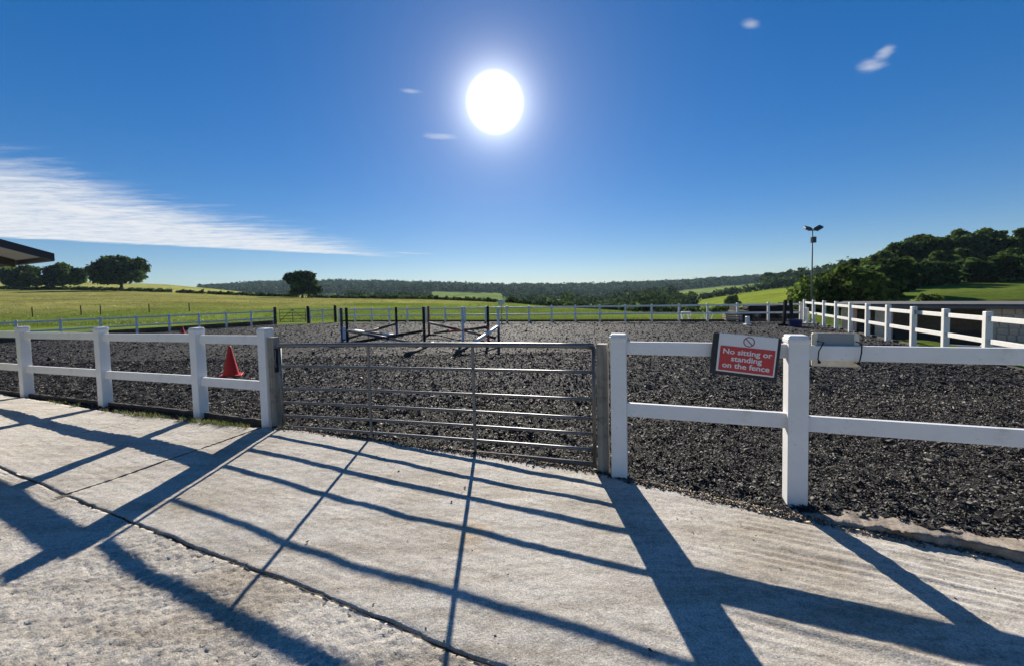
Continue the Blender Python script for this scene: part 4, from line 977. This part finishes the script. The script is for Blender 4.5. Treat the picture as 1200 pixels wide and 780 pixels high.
# woods on the far hills: one mass, every crown a clump of leaves
def far_woods():
    Vs = []; Fs = []; Cs = []; base = 0
    def add(pxs, ys, hs, ws, nper, size, tints):
        nonlocal base
        x = (pxs-600)/450*ys; z = terrain_z(x, ys)
        n = len(pxs); cen = []; rad = []
        for i in range(n):
            h, w = hs[i], ws[i]
            for k in range(3):
                q = rng.random(3)-.5; cen.append((x[i]+q[0]*w*.5, ys[i]+q[1]*w*.5, z[i]+h*(.50+.35*q[2]))); rad.append((w*.38, w*.38, h*.36))
        V, F, C = leaf_cloud(cen, rad, n*nper, size, *tints, shell=.5)
        Vs.append(V); Fs.append(F+base); Cs.append(C); base += len(V)
    n = 4200; y = np.sqrt(rng.uniform(600**2, 960**2, n)); px = rng.uniform(235, 1010, n)
    add(px, y, rng.uniform(8, 14, n), rng.uniform(9, 14, n), 46, 1.5, ((.03, .055, .022), (.06, .09, .028)))
    n = 560; y = rng.uniform(240, 560, n); lo = np.interp(y, [240, 560], [625, 585]); px = lo+(790-lo)*rng.random(n)
    add(px, y, rng.uniform(7, 12, n), rng.uniform(7, 12, n), 70, .95, ((.028, .052, .018), (.06, .09, .026)))
    n = 240; y = rng.uniform(260, 520, n); px = rng.uniform(405, 505, n)
    add(px, y, rng.uniform(5, 9, n), rng.uniform(6, 10, n), 60, .9, ((.03, .055, .02), (.06, .09, .026)))
    n = 130; y = rng.uniform(120, 230, n); px = rng.uniform(650, 800, n)
    add(px, y, rng.uniform(4, 7.5, n), rng.uniform(5, 9, n), 110, .5, ((.03, .055, .018), (.065, .10, .026)))
    n = 500; y = rng.uniform(250, 420, n); px = rng.uniform(900, 1100, n)
    add(px, y, rng.uniform(8, 12, n), rng.uniform(8, 12, n), 60, 1.0, ((.028, .052, .018), (.055, .085, .024)))
    o = link('woods', arr_mesh('woods', np.concatenate(Vs), np.concatenate(Fs), np.concatenate(Cs)), M['farleaf'])
    tag(o, 'dark mixed woodland covering the far hills along the horizon', 'woodland', kind='stuff')
far_woods()
# grass standing along the arena's far edges
def edge_grass():
    P = []
    for a, b, k, o in (((13.8, 18.95), (-12.0, 26.55), 420, .9), ((-15.8, 25.4), (-26.7, 12.55), 220, .9)):
        for _ in range(k):
            q = random.random(); r = abs(random.gauss(0, o)); d = Vector((b[0]-a[0], b[1]-a[1])).normalized()
            nx, ny = (d.y, -d.x); 
            if nx*a[0]+ny*a[1]-(nx*1+ny*12) < 0: nx, ny = -nx, -ny
            x = a[0]+(b[0]-a[0])*q+nx*(r+.08); y = a[1]+(b[1]-a[1])*q+ny*(r+.08); P.append((x, y, tz(x, y)))
    for _ in range(5200):
        y = 27+58*random.random()**1.9; x = random.uniform(-1.45, .85)*y
        if x < -15 or y > 27.5: P.append((x, y, tz(x, y)))
    o = link('grass', blades(P, 6, .05, .17, .013, .25, .18, (.10, .14, .03), (.17, .15, .06)), M['grassblade'])
    tag(o, 'rough grass along the outer edges of the arena', 'grass', kind='stuff')
edge_grass()
# stock fence in the meadow
def wire_fence():
    P = [(-44.5, 34.0), (-38.6, 34.8), (-37.6, 33), (-31.5, 33.5), (-27.5, 34.5)]
    pts = [(X(p, y), y) for p, y in ((-60, 33), (-10, 33.5), (38, 34), (95, 35), (118, 35.5), (175, 36.5), (222, 37.5))]
    root = empty('wire_fence', (*pts[0], tz(*pts[0]))); tag(root, 'thin wire fence with dark stakes crossing the meadow at the left', 'fence')
    bm = bmesh.new(); add_box(bm, (0, 0, .35), (.06, .06, 1.0), bevel=.008); pm = bm_mesh('stake', bm)
    tops = []
    for x, y in pts:
        p = link('stake', pm, M['timber_dark'], root); p.location = (x-pts[0][0], y-pts[0][1], tz(x, y)-root.location.z); tops.append(Vector(p.location))
    for z in (.35, .6, .88): link('wire', tube_mesh('wire', [t+Vector((0, 0, z)) for t in tops], .004, 4), M['galv'], root)
wire_fence()
up = empty('utility_pole', (X(441, 300), 300, tz(X(441, 300), 300))); tag(up, 'distant wooden utility pole in front of the far woods', 'utility pole')
link('pole', tube_mesh('pole', [(0, 0, -1), (0, 0, 11)], [.25, .18], 6), M['timber_dark'], up); link('crossarm', box_mesh('crossarm', (0, 0, 10.3), (2.4, .2, .2)), M['timber_dark'], up)

# ------------------------------------------------------------------ haze in the air
def haze():
    mt = bpy.data.materials.new('haze'); mt.use_nodes = True; nt = mt.node_tree; nt.nodes.remove(nt.nodes['Principled BSDF'])
    pv = nt.nodes.new('ShaderNodeVolumePrincipled'); pv.inputs['Color'].default_value = (.55, .78, 1.0, 1); pv.inputs['Density'].default_value = HAZE; pv.inputs['Anisotropy'].default_value = .2
    nt.links.new(pv.outputs[0], nt.nodes['Material Output'].inputs['Volume'])
    o = link('haze', box_mesh('haze', (0, 0, 17), (21000, 5400, 96)), mt); tag(o, kind='stuff')
haze()
